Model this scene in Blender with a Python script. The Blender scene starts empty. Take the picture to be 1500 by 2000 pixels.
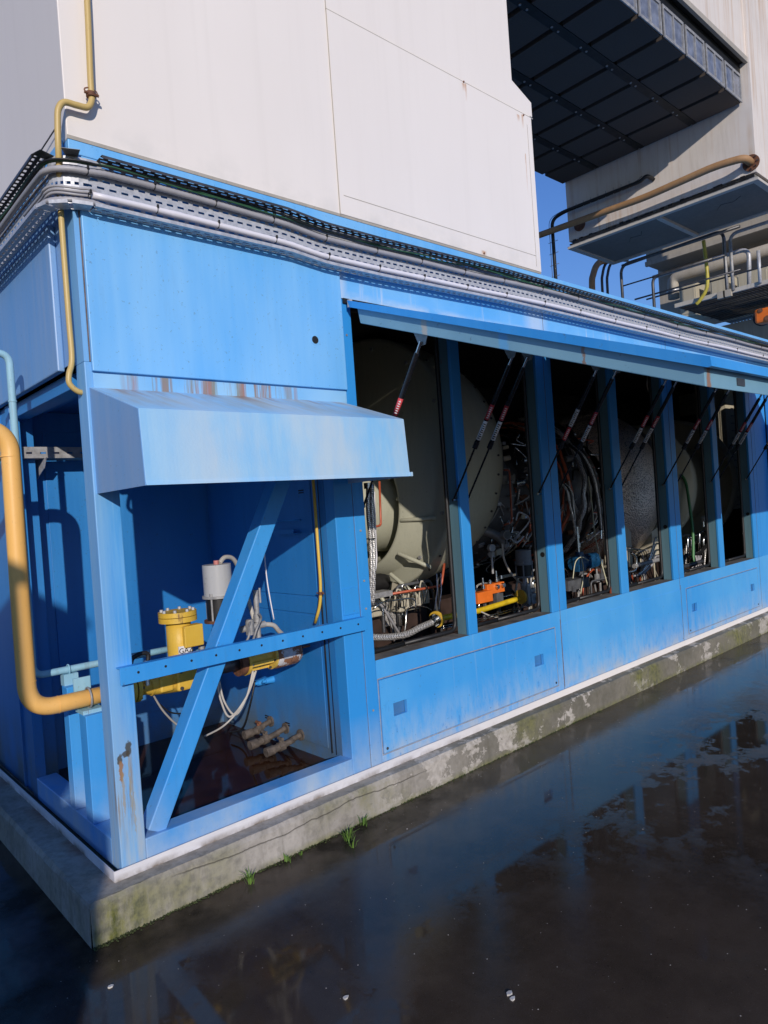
import bpy, bmesh, math, random
from mathutils import Vector, Matrix
random.seed(7)
C = bpy.context.scene.collection
sc = bpy.context.scene
R_ = math.radians

# ---------------------------------------------------------------- camera, sky, sun
CR = ((0.74007055, -0.66884491, -0.07029975), (0.0591164, -0.03942877, 0.99747212), (0.66992598, 0.74235561, -0.01035964))
CAM = Vector((-1.020, -2.865, 1.6)); FPX = 1359.95
cd = bpy.data.cameras.new('camera'); cam = bpy.data.objects.new('camera', cd); C.objects.link(cam)
rx, ry, rz = (Vector(v) for v in CR)
m = Matrix(((rx.x, ry.x, -rz.x), (rx.y, ry.y, -rz.y), (rx.z, ry.z, -rz.z))).to_4x4()
m.translation = CAM; cam.matrix_world = m
cd.sensor_fit = 'VERTICAL'; cd.sensor_height = 36; cd.lens = FPX / 2000 * 36
cd.clip_start = 0.05; cd.clip_end = 2000
sc.camera = cam
SUN = Vector((-0.56, -1.0, 0.375)).normalized()       # towards the sun
w = bpy.data.worlds.new('World'); sc.world = w; w.use_nodes = True
sky = w.node_tree.nodes.new('ShaderNodeTexSky'); sky.sky_type = 'NISHITA'; sky.sun_disc = False
sky.sun_elevation = math.asin(SUN.z); sky.sun_rotation = math.atan2(SUN.x, SUN.y)
sky.air_density = 1.6; sky.dust_density = 0.0; sky.ozone_density = 6.0; sky.altitude = 300
bg = w.node_tree.nodes['Background']; tint = w.node_tree.nodes.new('ShaderNodeMix'); tint.data_type = 'RGBA'; tint.blend_type = 'MULTIPLY'; tint.inputs[0].default_value = 1; tint.inputs[7].default_value = (.85, 1.0, 1.52, 1)
w.node_tree.links.new(sky.outputs[0], tint.inputs[6]); w.node_tree.links.new(tint.outputs[2], bg.inputs[0]); bg.inputs[1].default_value = 0.09
sl = bpy.data.lights.new('sun', 'SUN'); sl.energy = 3.35; sl.angle = R_(0.5); sl.color = (1.0, 0.91, 0.82)
so = bpy.data.objects.new('sun', sl); C.objects.link(so); so.rotation_euler = SUN.to_track_quat('Z', 'Y').to_euler()
sc.view_settings.view_transform = 'Standard'; sc.view_settings.look = 'None'; sc.view_settings.gamma = 1
sc.view_settings.exposure = 0.0; sc.view_settings.use_curve_mapping = False
sc.cycles.max_bounces = 8; sc.cycles.use_denoising = True

def at(px, py, ax, val):
    """point of the place seen at a pixel of the photograph, on the plane where coordinate ax is val"""
    a, b = (px - 750) / FPX, -(py - 1000) / FPX
    d = rx * a + ry * b + rz
    return CAM + d * ((val - CAM[ax]) / d[ax])

# ---------------------------------------------------------------- materials
class NT:
    def __init__(s, name):
        s.m = bpy.data.materials.new(name); s.m.use_nodes = True; s.t = s.m.node_tree
        s.b = s.t.nodes['Principled BSDF']; s.pos = s.n('ShaderNodeNewGeometry').outputs['Position']
    def n(s, k, **kw):
        x = s.t.nodes.new(k)
        for a, v in kw.items(): setattr(x, a, v)
        return x
    def l(s, a, b): s.t.links.new(a, b)
    def math(s, op, a, b=0.0, clamp=False):
        x = s.n('ShaderNodeMath', operation=op, use_clamp=clamp)
        for i, v in enumerate((a, b)):
            if hasattr(v, 'is_linked'): s.l(v, x.inputs[i])
            else: x.inputs[i].default_value = v
        return x.outputs[0]
    def noise(s, scale, detail=4, stretch=(1, 1, 1), rough=0.6, off=(0, 0, 0)):
        mp = s.n('ShaderNodeMapping'); mp.inputs['Scale'].default_value = stretch; mp.inputs['Location'].default_value = off
        s.l(s.pos, mp.inputs[0]); x = s.n('ShaderNodeTexNoise'); x.inputs['Scale'].default_value = scale
        x.inputs['Detail'].default_value = detail; x.inputs['Roughness'].default_value = rough
        s.l(mp.outputs[0], x.inputs['Vector']); return x.outputs['Fac']
    def ramp(s, f, a, b):
        x = s.n('ShaderNodeMapRange', clamp=True); s.l(f, x.inputs[0]); x.inputs[1].default_value = a; x.inputs[2].default_value = b
        return x.outputs[0]
    def mix(s, f, a, b):
        x = s.n('ShaderNodeMix', data_type='RGBA')
        if hasattr(f, 'is_linked'): s.l(f, x.inputs[0])
        else: x.inputs[0].default_value = f
        for i, v in ((6, a), (7, b)):
            if hasattr(v, 'is_linked'): s.l(v, x.inputs[i])
            else: x.inputs[i].default_value = (*v, 1)
        return x.outputs[2]
    def xyz(s):
        x = s.n('ShaderNodeSeparateXYZ'); s.l(s.pos, x.inputs[0]); return x.outputs
    def bump(s, f, st=0.2, dist=0.01):
        x = s.n('ShaderNodeBump'); x.inputs['Strength'].default_value = st; x.inputs['Distance'].default_value = dist
        s.l(f, x.inputs['Height']); s.l(x.outputs[0], s.b.inputs['Normal'])
    def set(s, col=None, rough=None, metal=None, spec=None, coat=None):
        for k, v in (('Base Color', col), ('Roughness', rough), ('Metallic', metal), ('Specular IOR Level', spec), ('Coat Weight', coat)):
            if v is None: continue
            if hasattr(v, 'is_linked'): s.l(v, s.b.inputs[k])
            elif isinstance(v, tuple): s.b.inputs[k].default_value = (*v, 1)
            else: s.b.inputs[k].default_value = v
        return s.m

def paint(name, base, faded, fade=(0.45, 0.75), streak=0.5, chalk=None, zc=(0.55, 0.2), rust=0.0, rough=0.42, dirt=0.25, dirtcol=(0.10, 0.09, 0.07), seed=0, bump=0.12):
    t = NT(name)
    broad = t.noise(1.3, 3, (1, 1, .5), off=(seed, seed * 2, 0))
    st = t.noise(5, 5, (4, 4, .22), off=(seed, 3, 1))
    f = t.math('ADD', t.math('MULTIPLY', broad, 1 - streak), t.math('MULTIPLY', st, streak))
    c = t.mix(t.ramp(f, *fade), base, faded)
    if chalk:
        z = t.xyz()[2]; g = t.ramp(z, *zc)
        k = t.math('MULTIPLY', g, t.ramp(t.noise(3.5, 6, (1, 1, .6), off=(seed, 0, 2)), .30, .62))
        c = t.mix(t.math('MULTIPLY', k, .9), c, chalk)
    d = t.ramp(t.noise(9, 8, (3, 3, .3), .7, off=(0, seed, 0)), .56, .85)
    c = t.mix(t.math('MULTIPLY', d, dirt), c, dirtcol)
    fine = t.ramp(t.noise(70, 4, off=(seed, 0, 0)), .64, .70)
    c = t.mix(t.math('MULTIPLY', fine, .35), c, dirtcol)
    if rust:
        r = t.math('MULTIPLY', t.ramp(t.noise(6, 8, (1.6, 1.6, .35), .75, off=(seed + 5, 1, 0)), .66 - .1 * rust, .72 - .1 * rust), 1.0)
        c = t.mix(r, c, (.16, .06, .025))
    t.bump(t.noise(24, 5), bump, .004)
    return t.set(c, t.math('ADD', t.math('MULTIPLY', f, .25), rough - .12))

def plain(name, col, rough=.5, metal=0.0, var=.3, scale=14, bump=.08, spec=None, stretch=(1, 1, 1)):
    t = NT(name); f = t.ramp(t.noise(scale, 6, stretch), .3, .75)
    c = t.mix(f, tuple(v * (1 - var) for v in col), tuple(min(1, v * (1 + var * .7)) for v in col))
    if bump: t.bump(t.noise(scale * 3, 4), bump, .003)
    return t.set(c, t.math('ADD', t.math('MULTIPLY', f, .2), rough - .1), metal, spec)

M = {}
B0 = (.030, .28, .70); BF = (.17, .40, .80)
M['blue'] = paint('blue paint', B0, (.07, .36, .78), streak=.3, chalk=(.42, .50, .58), zc=(.50, .20), dirt=.18, seed=1)
def mk_low():
    t = NT('blue paint weathered low'); x, y, z = t.xyz()
    c = t.mix(t.ramp(t.noise(1.3, 4, (1, 1, .6), off=(3, 0, 0)), .38, .66), (.050, .33, .76), (.10, .41, .80))
    sc_ = t.noise(9, 8, (1.6, 1.6, .45), .75, off=(1, 2, 3)); foot = t.ramp(z, .50, .19)
    f = t.math('MULTIPLY', foot, t.ramp(sc_, .36, .58)); c = t.mix(t.math('MULTIPLY', f, .75), c, (.36, .50, .68))
    f2 = t.math('MULTIPLY', t.ramp(z, .31, .19), t.ramp(t.noise(4, 6, off=(7, 0, 0)), .40, .58)); c = t.mix(t.math('MULTIPLY', f2, .8), c, (.46, .48, .50))
    scr = t.math('MULTIPLY', t.ramp(t.noise(26, 5, (1, 1, .35), .7), .60, .66), t.ramp(z, .60, .24)); c = t.mix(t.math('MULTIPLY', scr, .7), c, (.03, .22, .60))
    run = t.math('MULTIPLY', t.ramp(t.noise(8, 5, (3, 3, .1), .6), .60, .70), .22); c = t.mix(run, c, (.35, .50, .70))
    c = t.mix(t.math('MULTIPLY', t.ramp(t.noise(60, 4), .66, .71), .5), c, (.08, .08, .08))
    t.bump(t.noise(3, 4), .12, .01); return t.set(c, .42)
M['blue_low'] = mk_low()
M['blue_up'] = paint('blue paint faded', (.11, .41, .82), (.24, .53, .84), fade=(.38, .68), streak=.25, dirt=.12, seed=5)
M['blue_side'] = paint('blue paint dulled side', (.13, .32, .62), (.24, .38, .60), fade=(.35, .7), streak=.6, dirt=.15, seed=6)
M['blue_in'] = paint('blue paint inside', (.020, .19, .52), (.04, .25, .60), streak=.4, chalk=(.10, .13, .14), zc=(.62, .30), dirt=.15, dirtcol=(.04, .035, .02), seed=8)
M['hood'] = paint('blue paint chalked hood', (.16, .40, .80), (.46, .58, .72), fade=(.36, .66), streak=.75, dirt=.10, seed=9)
M['teal'] = paint('grey teal paint', (.10, .20, .25), (.15, .27, .32), dirt=.25, seed=2, rust=.25)
def mk_teal():
    t = NT('light teal paint'); x, y, z = t.xyz(); c = t.mix(t.ramp(t.noise(3, 5), .3, .7), (.15, .31, .42), (.20, .38, .48))
    c = t.mix(t.math('MULTIPLY', t.ramp(t.noise(30, 5), .66, .72), .6), c, (.05, .05, .04))
    wob = t.math('MULTIPLY', t.math('SUBTRACT', t.noise(45, 4), .5), .03)
    for py, w_, col in ((-.56, .022, (.42, .38, .33)), (-1.40, .008, (.25, .13, .07)), (-1.02, .03, (.10, .34, .62))):
        c = t.mix(t.math('MULTIPLY', t.ramp(t.math('ABSOLUTE', t.math('SUBTRACT', t.math('ADD', y, wob), py)), w_, w_ * .6), .8), c, col)
    k = t.math('MULTIPLY', t.ramp(t.math('ABSOLUTE', t.math('SUBTRACT', t.math('ADD', x, wob), 1.43)), .018, .010), t.ramp(y, -1.80, -1.84))
    c = t.mix(t.math('MULTIPLY', k, .85), c, (.30, .13, .05))
    return t.set(c, .45)
M['teal_lt'] = mk_teal()
def mk_white():
    t = NT('white cladding'); x, y, z = t.xyz()
    c = t.mix(t.ramp(t.noise(.9, 4, (1, 1, .5)), .35, .65), (.775, .72, .665), (.81, .755, .70))
    c = t.mix(t.math('MULTIPLY', t.ramp(t.noise(3, 7, (4, 4, .12), .6, off=(3, 1, 0)), .54, .74), .12), c, (.55, .50, .44))
    c = t.mix(t.math('MULTIPLY', t.math('MULTIPLY', t.ramp(z, 3.32, 3.17), t.ramp(t.noise(5, 6), .45, .65)), .35), c, (.50, .50, .47))
    wob = t.math('MULTIPLY', t.math('SUBTRACT', t.noise(30, 3), .5), .012)
    for px_, z0, z1, w_ in RUNS:
        a = t.ramp(t.math('ABSOLUTE', t.math('SUBTRACT', t.math('ADD', x, wob), px_)), w_, w_ * .3)
        b = t.math('MULTIPLY', t.ramp(z, z0 + .004, z0 - .004), t.ramp(z, z1, z0))
        c = t.mix(t.math('MULTIPLY', t.math('MULTIPLY', a, b), .75), c, (.50, .24, .08))
    t.bump(t.math('ADD', t.noise(1.1, 3), t.math('MULTIPLY', t.noise(40, 3), .06)), .10, .02)
    return t.set(c, .5)
RUNS = []
for u, v, ln, w_ in ((909, 163, .12, .010), (905, 163, .05, .02), (1020, 224, .10, .014), (1012, 224, .05, .02), (945, 490, .06, .03), (1026, 300, .3, .006)):
    q = at(u, v, 1, -.006); RUNS.append((q.x, q.z, q.z - ln, w_))
M['white'] = mk_white()
def mk_wold():
    t = NT('white cladding with rust runs'); x, y, z = t.xyz()
    c = t.mix(t.ramp(t.noise(1.2, 5), .3, .7), (.64, .59, .54), (.76, .70, .64))
    c = t.mix(t.math('MULTIPLY', t.ramp(t.noise(5, 8, (2, 2, .25), .7), .52, .75), .35), c, (.40, .34, .27))
    runs = t.math('MULTIPLY', t.ramp(t.noise(4, 6, (3, 3, .09), .65, off=(1, 1, 0)), .50, .64), t.ramp(t.noise(.9, 3, off=(4, 4, 4)), .38, .54))
    c = t.mix(t.math('MULTIPLY', runs, .5), c, (.46, .27, .12))
    t.bump(t.noise(3, 4), .1, .01); return t.set(c, .6)
M['white_old'] = mk_wold()
M['cream'] = paint('grey cream paint', (.36, .33, .28), (.46, .42, .36), dirt=.4, dirtcol=(.12, .09, .06), rough=.6, seed=13)
M['galv'] = plain('galvanised steel', (.50, .51, .54), .45, .2, .25, 40, .05)
M['galv_dull'] = plain('dull galvanised steel', (.36, .36, .36), .6, .3, .35, 30)
M['steel'] = plain('stainless steel', (.62, .62, .60), .24, 1.0, .15, 30, .03)
M['dsteel'] = plain('dark steel', (.10, .10, .105), .45, .6, .4, 20)
M['black'] = plain('black rubber', (.012, .012, .013), .5, 0, .4, 20)
M['gasblk'] = plain('black strut paint', (.010, .010, .012), .28, 0, .3, 20, 0)
M['dark'] = plain('shade dark lining', (.035, .034, .033), .85, 0, .4, 5)  # near-black colour stands in for the darkness of the unlit interior
M['yellow'] = paint('orange yellow pipe paint', (.84, .46, .12), (.88, .55, .20), streak=.2, dirt=.28, dirtcol=(.40, .22, .07), rough=.42, seed=15)
M['yellow2'] = paint('yellow valve paint', (.66, .41, .04), (.74, .52, .11), streak=.2, dirt=.75, dirtcol=(.14, .08, .025), rust=.45, rough=.48, seed=16, bump=.5)
M['ytube'] = paint('ochre conduit paint', (.56, .40, .14), (.62, .47, .22), streak=.2, dirt=.3, rust=.1, rough=.45, seed=17)
M['grey'] = paint('grey actuator paint', (.40, .41, .42), (.48, .49, .50), dirt=.2, rough=.45, seed=18)
M['mgrey'] = plain('mid grey casing', (.24, .245, .26), .45, .1, .2, 20)
M['dgrey'] = plain('dark grey casing', (.11, .115, .125), .45, .1, .25, 20)
M['conduit_w'] = plain('white plastic conduit', (.74, .72, .76), .4, 0, .05, 12, .02)
M['conduit_g'] = plain('grey plastic conduit', (.36, .35, .36), .45, 0, .12, 12, .02)
M['cable_gn'] = plain('green cable', (.03, .10, .05), .5)
M['cable_gy'] = plain('grey beige cable', (.50, .47, .42), .5, 0, .15)
M['cable_bg'] = plain('pale yellow cable', (.62, .60, .42), .5, 0, .15)
M['rust'] = plain('rusty iron', (.20, .085, .045), .8, .2, .5, 30, .4)
M['copper'] = plain('orange red pipe', (.46, .10, .045), .42, .1, .25, 20)
M['orange'] = plain('orange valve block', (.78, .17, .02), .4, 0, .12, 20)
M['bpump'] = plain('blue pump paint', (.012, .085, .20), .35, .1, .6, 30)
M['green'] = plain('green hose', (.07, .22, .08), .45, 0, .2)
M['olive'] = paint('grey olive casing paint', (.42, .42, .325), (.50, .495, .385), dirt=.25, dirtcol=(.06, .05, .04), rough=.42, seed=21, bump=.05)
M['beige'] = paint('beige casting paint', (.46, .42, .32), (.54, .50, .40), dirt=.45, dirtcol=(.08, .06, .04), rough=.55, seed=22)
M['paleblue'] = paint('peeling pale blue paint', (.25, .48, .60), (.36, .58, .68), dirt=.7, dirtcol=(.16, .12, .05), rust=.5, rough=.6, seed=23)
M['brownpipe'] = paint('brown stained pipe', (.36, .20, .09), (.46, .28, .14), dirt=.5, dirtcol=(.10, .06, .03), rough=.65, seed=24)
M['frame_blk'] = plain('black filter frame', (.003, .003, .003), .6, 0, .3, 8)
M['filt'] = plain('dark filter mesh', (.075, .060, .050), .8, 0, .3, 60, .3, stretch=(1, 1, 1))
M['clear'] = plain('cloudy plastic window', (.20, .22, .27), .15, 0, .5, 9)
M['red'] = plain('red warning label', (.55, .05, .06), .45, 0, .1, 10, 0)
M['label_w'] = plain('white label', (.75, .75, .76), .5, 0, .08, 10, 0)
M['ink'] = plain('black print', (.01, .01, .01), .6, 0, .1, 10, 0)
M['seal'] = plain('dusty sealant', (.30, .30, .34), .8, 0, .4, 20)
M['groove'] = plain('dirty seam', (.17, .13, .12), .85, 0, .5, 20)
M['bluegroove'] = plain('shadowed blue seam', (.03, .07, .16), .8, 0, .3, 20)
M['dust'] = plain('dusty sill', (.15, .145, .14), .9, 0, .6, 9, .3)
M['silver_ins'] = plain('insulation blanket mesh', (.17, .155, .14), .42, .6, .6, 18, .5)
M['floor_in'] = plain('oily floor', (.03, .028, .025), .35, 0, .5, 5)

def mk_weave():
    t = NT('braided steel'); mp = t.n('ShaderNodeTexChecker'); co = t.n('ShaderNodeTexCoord')
    m2 = t.n('ShaderNodeMapping'); m2.inputs['Rotation'].default_value = (.6, .8, .78); t.l(t.pos, m2.inputs[0]); t.l(m2.outputs[0], mp.inputs[0])
    mp.inputs['Scale'].default_value = 130
    c = t.mix(mp.outputs['Fac'], (.85, .83, .80), (.20, .19, .18)); t.bump(mp.outputs['Fac'], .5, .003)
    return t.set(c, .35, .55)
M['braid'] = mk_weave()
def mk_conc():
    t = NT('old concrete'); a = t.noise(2.2, 8, rough=.7); b = t.noise(30, 5); x, y, z = t.xyz()
    c = t.mix(t.ramp(a, .3, .7), (.24, .22, .19), (.42, .39, .35))
    c = t.mix(t.math('MULTIPLY', t.ramp(b, .45, .75), .4), c, (.10, .09, .07))
    runs = t.ramp(t.noise(6, 7, (1.5, 1.5, .2), .7, off=(5, 0, 0)), .50, .66)
    c = t.mix(t.math('MULTIPLY', runs, .45), c, (.10, .09, .065))
    dk = t.ramp(x, .9, 2.6); c = t.mix(t.math('MULTIPLY', dk, .75), c, t.mix(t.ramp(a, .4, .6), (.085, .08, .055), (.15, .135, .10)))
    p = t.math('MULTIPLY', t.ramp(t.noise(2.9, 7, (1, 1, 1.4), .72, off=(3, 0, 7)), .53, .555), t.ramp(x, .9, 1.5))
    c = t.mix(t.math('MULTIPLY', p, .85), c, t.mix(t.ramp(b, .35, .6), (.34, .31, .27), (.52, .48, .43)))
    # green growth: strongest round the corner, along the foot and in patches
    g = t.math('MULTIPLY', t.ramp(x, .30, -.06), t.ramp(z, .26, .10))
    g = t.math('MAXIMUM', g, t.math('MULTIPLY', t.ramp(z, .035, .0), .7))
    g = t.math('MAXIMUM', g, t.math('MULTIPLY', t.ramp(t.noise(1.1, 3, off=(9, 2, 0)), .48, .62), .8))
    g = t.math('MULTIPLY', g, t.ramp(t.noise(5, 7, (1.4, 1.4, .35), .7), .33, .55))
    front = t.ramp(y, -.085, -.1)
    g = t.math('MULTIPLY', g, t.math('ADD', .25, t.math('MULTIPLY', front, .75)))
    c = t.mix(g, c, t.mix(t.ramp(b, .4, .65), (.17, .17, .035), (.06, .07, .018)))
    r = t.math('MULTIPLY', t.math('MULTIPLY', t.ramp(x, -.10, -.05), t.ramp(y, -.02, .03)), t.ramp(t.noise(4, 6, off=(2, 2, 2)), .42, .62)); c = t.mix(t.math('MULTIPLY', r, .7), c, (.16, .055, .02))
    # hairline crack a few centimetres under the edge
    cz = t.math('ADD', t.math('MULTIPLY', t.math('SUBTRACT', t.noise(2.2, 5, (1, 0, 0), .6, off=(0, 0, 4)), .5), .09), .118)
    crk = t.math('MULTIPLY', t.ramp(t.math('ABSOLUTE', t.math('SUBTRACT', z, cz)), .0035, .0012), t.math('MULTIPLY', t.ramp(x, .15, .25), t.ramp(x, 1.7, 1.5))); crk = t.math('MULTIPLY', crk, front)
    c = t.mix(t.math('MULTIPLY', crk, .6), c, (.05, .045, .035))
    t.bump(t.math('SUBTRACT', t.math('ADD', t.math('MULTIPLY', a, .8), t.math('MULTIPLY', b, .5)), crk), .6, .012)
    return t.set(c, .85)
M['conc'] = mk_conc()
def mk_ground():
    t = NT('wet concrete yard'); a = t.noise(.8, 8, rough=.65, off=(1.5, 4, 0)); b = t.noise(6, 9, rough=.78); f = t.noise(170, 3)
    c = t.mix(t.ramp(a, .35, .65), (.024, .018, .013), (.058, .043, .032))
    c = t.mix(t.math('MULTIPLY', t.ramp(b, .46, .70), .5), c, (.080, .060, .044))
    x, y, z = t.xyz()
    patch = t.ramp(t.math('ADD', t.math('MULTIPLY', t.noise(.6, 4, off=(5.2, 1.1, 0)), .62), t.math('MULTIPLY', b, .38)), .50, .66)
    far = t.math('MULTIPLY', t.ramp(x, 1.5, 2.7), t.ramp(y, -.55, -1.0))
    patch = t.math('MULTIPLY', patch, t.math('ADD', .16, t.math('MULTIPLY', far, .84)))
    c = t.mix(t.math('MULTIPLY', patch, .7), c, t.mix(far, (.035, .027, .020), (.12, .085, .062)))
    dampy = t.math('MULTIPLY', t.ramp(y, -.75, -.25), t.ramp(x, .4, 2.2)); c = t.mix(t.math('MULTIPLY', dampy, .65), c, (.11, .10, .078))
    c = t.mix(t.math('MULTIPLY', t.ramp(f, .67, .71), .6), c, (.16, .14, .12))
    near = t.math('MULTIPLY', t.ramp(y, -.50, -.18), t.ramp(t.noise(3, 8, off=(0, 7, 0)), .45, .62)); c = t.mix(t.math('MULTIPLY', t.math('MULTIPLY', near, t.ramp(x, 2.4, 1.2)), .85), c, (.006, .006, .005))
    r = t.math('ADD', .045, t.math('ADD', t.math('MULTIPLY', patch, .30), t.math('MULTIPLY', near, .25)))
    t.bump(t.math('ADD', t.math('ADD', t.math('MULTIPLY', b, t.math('ADD', .02, t.math('MULTIPLY', patch, .9))), t.math('MULTIPLY', t.noise(220, 2), .003)), t.math('MULTIPLY', t.noise(2.5, 2), .02)), .25, .02)
    grain = t.noise(320, 3, rough=.8); c = t.mix(t.math('MULTIPLY', t.ramp(grain, .50, .66), .45), c, (.085, .072, .060))
    c = t.mix(t.math('MULTIPLY', t.ramp(t.noise(90, 4, off=(3, 3, 0)), .36, .28), .6), c, (.006, .005, .005))
    spec = t.math('SUBTRACT', .30, t.math('MULTIPLY', t.math('MAXIMUM', patch, near), .25))
    return t.set(c, r, 0, spec)
M['ground'] = mk_ground()
def mk_water():
    t = NT('rusty standing water'); a = t.noise(2.5, 6)
    c = t.mix(t.ramp(a, .35, .7), (.014, .007, .004), (.06, .024, .012)); t.bump(t.noise(3, 2), .02, .01)
    return t.set(c, .06, 0, .16)
M['water'] = mk_water()
def mk_flash():
    t = NT('white painted flashing'); a = t.noise(4, 7, (1, 1, 3), .7); x, y, z = t.xyz()
    c = t.mix(t.ramp(a, .3, .7), (.58, .57, .60), (.74, .73, .74))
    w2 = t.ramp(x, 1.6, 3.2); c = t.mix(w2, c, (.80, .76, .73))
    g = t.math('MULTIPLY', t.ramp(z, .195, .165), t.ramp(t.noise(7, 7, off=(1, 0, 3)), .40, .62))
    g = t.math('MULTIPLY', g, t.ramp(x, 2.6, 1.4)); c = t.mix(g, c, (.12, .08, .035))
    return t.set(c, .5)
M['flash'] = mk_flash()
def mk_moss():
    t = NT('mossy gutter'); a = t.noise(25, 6)
    return t.set(t.mix(t.ramp(a, .35, .7), (.008, .012, .010), (.03, .05, .015)), .8)
M['moss'] = mk_moss()
def mk_grass():
    t = NT('grass blade'); oi = t.noise(8, 2)
    return t.set(t.mix(oi, (.05, .13, .02), (.16, .26, .05)), .5)
M['grass'] = mk_grass()
def mk_weld():
    t = NT('perforated insulation'); v = t.n('ShaderNodeTexVoronoi'); v.inputs['Scale'].default_value = 75; t.l(t.pos, v.inputs['Vector'])
    c = t.mix(t.ramp(v.outputs['Distance'], .1, .5), (.10, .075, .06), (.80, .68, .60)); t.bump(v.outputs['Distance'], .6, .01)
    return t.set(c, .30, .65)
M['quilt'] = mk_weld()
def mk_hoodrust():
    t = NT('rust stained blue strip'); a = t.noise(4.5, 6, (3, 1, .12), .7, off=(2, 0, 0)); x, y, z = t.xyz()
    m_ = t.math('MULTIPLY', t.ramp(a, .48, .56), t.math('MULTIPLY', t.ramp(x, .12, .22), t.ramp(x, 1.15, .9)))
    c = t.mix(t.ramp(t.noise(2, 3), .3, .7), (.16, .44, .78), (.32, .57, .78))
    c = t.mix(t.math('MULTIPLY', m_, .82), c, t.mix(t.ramp(t.noise(9, 4, (3, 1, .2)), .4, .6), (.22, .19, .10), (.34, .13, .05)))
    return t.set(c, .5)
M['rust_strip'] = mk_hoodrust()
def mk_hoodtop():
    t = NT('stained hood paint'); x, y, z = t.xyz()
    st = t.noise(5, 6, (4, .5, .25), .65, off=(1, 0, 0)); br = t.noise(1.4, 4, off=(4, 0, 0))
    c = t.mix(t.math('ADD', t.math('MULTIPLY', t.ramp(st, .35, .65), .35), t.math('MULTIPLY', t.ramp(br, .35, .65), .65)), (.18, .48, .82), (.36, .60, .80))
    blot = t.math('MULTIPLY', t.ramp(t.noise(2.2, 6, (1.2, .3, .35), .65, off=(7.3, 0, 0)), .42, .60), t.ramp(x, .04, .3))
    c = t.mix(t.math('MULTIPLY', blot, .55), c, (.56, .62, .64))
    top = t.math('MULTIPLY', t.ramp(z, 2.01, 2.06), t.ramp(t.noise(4, 6, (2.2, .4, .3), off=(2, 0, 0)), .40, .62))
    c = t.mix(t.math('MULTIPLY', top, .6), c, (.38, .33, .22))
    top2 = t.math('MULTIPLY', t.ramp(z, 2.09, 2.15), t.ramp(t.noise(7, 6, (2.5, .4, .3), off=(6, 0, 0)), .50, .62))
    c = t.mix(t.math('MULTIPLY', top2, .8), c, (.28, .12, .05))
    t.bump(t.noise(90, 3), .25, .003)
    return t.set(c, .48)
M['hood'] = mk_hoodtop()
def mk_post():
    t = NT('peeling corner post paint'); x, y, z = t.xyz()
    st = t.noise(6, 6, (5, 5, .22), .7); c = t.mix(t.ramp(st, .36, .62), (.05, .31, .74), (.15, .42, .76))
    w2 = t.math('MULTIPLY', t.ramp(z, .95, .25), t.ramp(t.noise(7, 7, (3, 3, .25), .7, off=(3, 3, 3)), .34, .60)); c = t.mix(t.math('MULTIPLY', w2, .85), c, (.42, .46, .46))
    lf = t.ramp(x, .075, .01); c = t.mix(t.math('MULTIPLY', lf, .45), c, (.24, .44, .66))
    rs = t.math('MULTIPLY', t.math('MULTIPLY', t.ramp(z, .72, .60), t.ramp(z, .26, .45)), t.ramp(t.noise(9, 7, (3, 3, .16), .7, off=(1.2, 4, 0)), .53, .63)); c = t.mix(t.math('MULTIPLY', rs, .85), c, (.25, .16, .06))
    wob = t.math('MULTIPLY', t.math('SUBTRACT', t.noise(38, 4), .5), .05)
    for px_, pz, rx_, rz_, col in ((.062, .675, .013, .030, (.055, .05, .035)), (.048, .655, .016, .010, (.06, .05, .035)), (.024, .640, .010, .020, (.07, .055, .03)), (.026, .590, .008, .045, (.30, .15, .05)), (.030, .50, .005, .09, (.34, .25, .12)), (.060, .52, .004, .12, (.33, .29, .17)), (.068, .40, .004, .09, (.33, .28, .18))):
        dd = t.math('SQRT', t.math('ADD', t.math('POWER', t.math('ABSOLUTE', t.math('DIVIDE', t.math('SUBTRACT', t.math('ADD', x, t.math('MULTIPLY', wob, .5)), px_), rx_)), 2.0), t.math('POWER', t.math('ABSOLUTE', t.math('DIVIDE', t.math('SUBTRACT', t.math('ADD', z, wob), pz), rz_)), 2.0)))
        c = t.mix(t.math('MULTIPLY', t.ramp(dd, 1.15, .85), .9 if rz_ < .05 else .6), c, col)
    return t.set(c, .5)
M['post'] = mk_post()
def mk_fascia():
    t = NT('fascia paint with chalk runs'); x, y, z = t.xyz(); br = t.noise(1.5, 4)
    c = t.mix(t.ramp(br, .35, .65), (.10, .40, .80), (.21, .50, .82))
    runs = t.math('MULTIPLY', t.ramp(t.noise(5, 4, (4, 1, .12), .6, off=(2, 0, 0)), .58, .68), t.ramp(z, 2.88, 2.74))
    foot = t.math('MULTIPLY', t.ramp(z, 2.765, 2.72), t.ramp(t.noise(6, 5, (1, 1, 2)), .35, .6))
    seam = t.math('MULTIPLY', t.ramp(t.math('ABSOLUTE', t.math('SUBTRACT', x, 3.12)), .16, .04), .8)
    seam2 = t.math('MULTIPLY', t.ramp(t.math('ABSOLUTE', t.math('SUBTRACT', x, 1.37)), .05, .0), .8)
    k = t.math('MAXIMUM', t.math('MAXIMUM', runs, foot), t.math('MAXIMUM', seam, seam2))
    c = t.mix(t.math('MULTIPLY', k, .75), c, (.58, .66, .76)); return t.set(c, .45)
M['fascia'] = mk_fascia()

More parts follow.
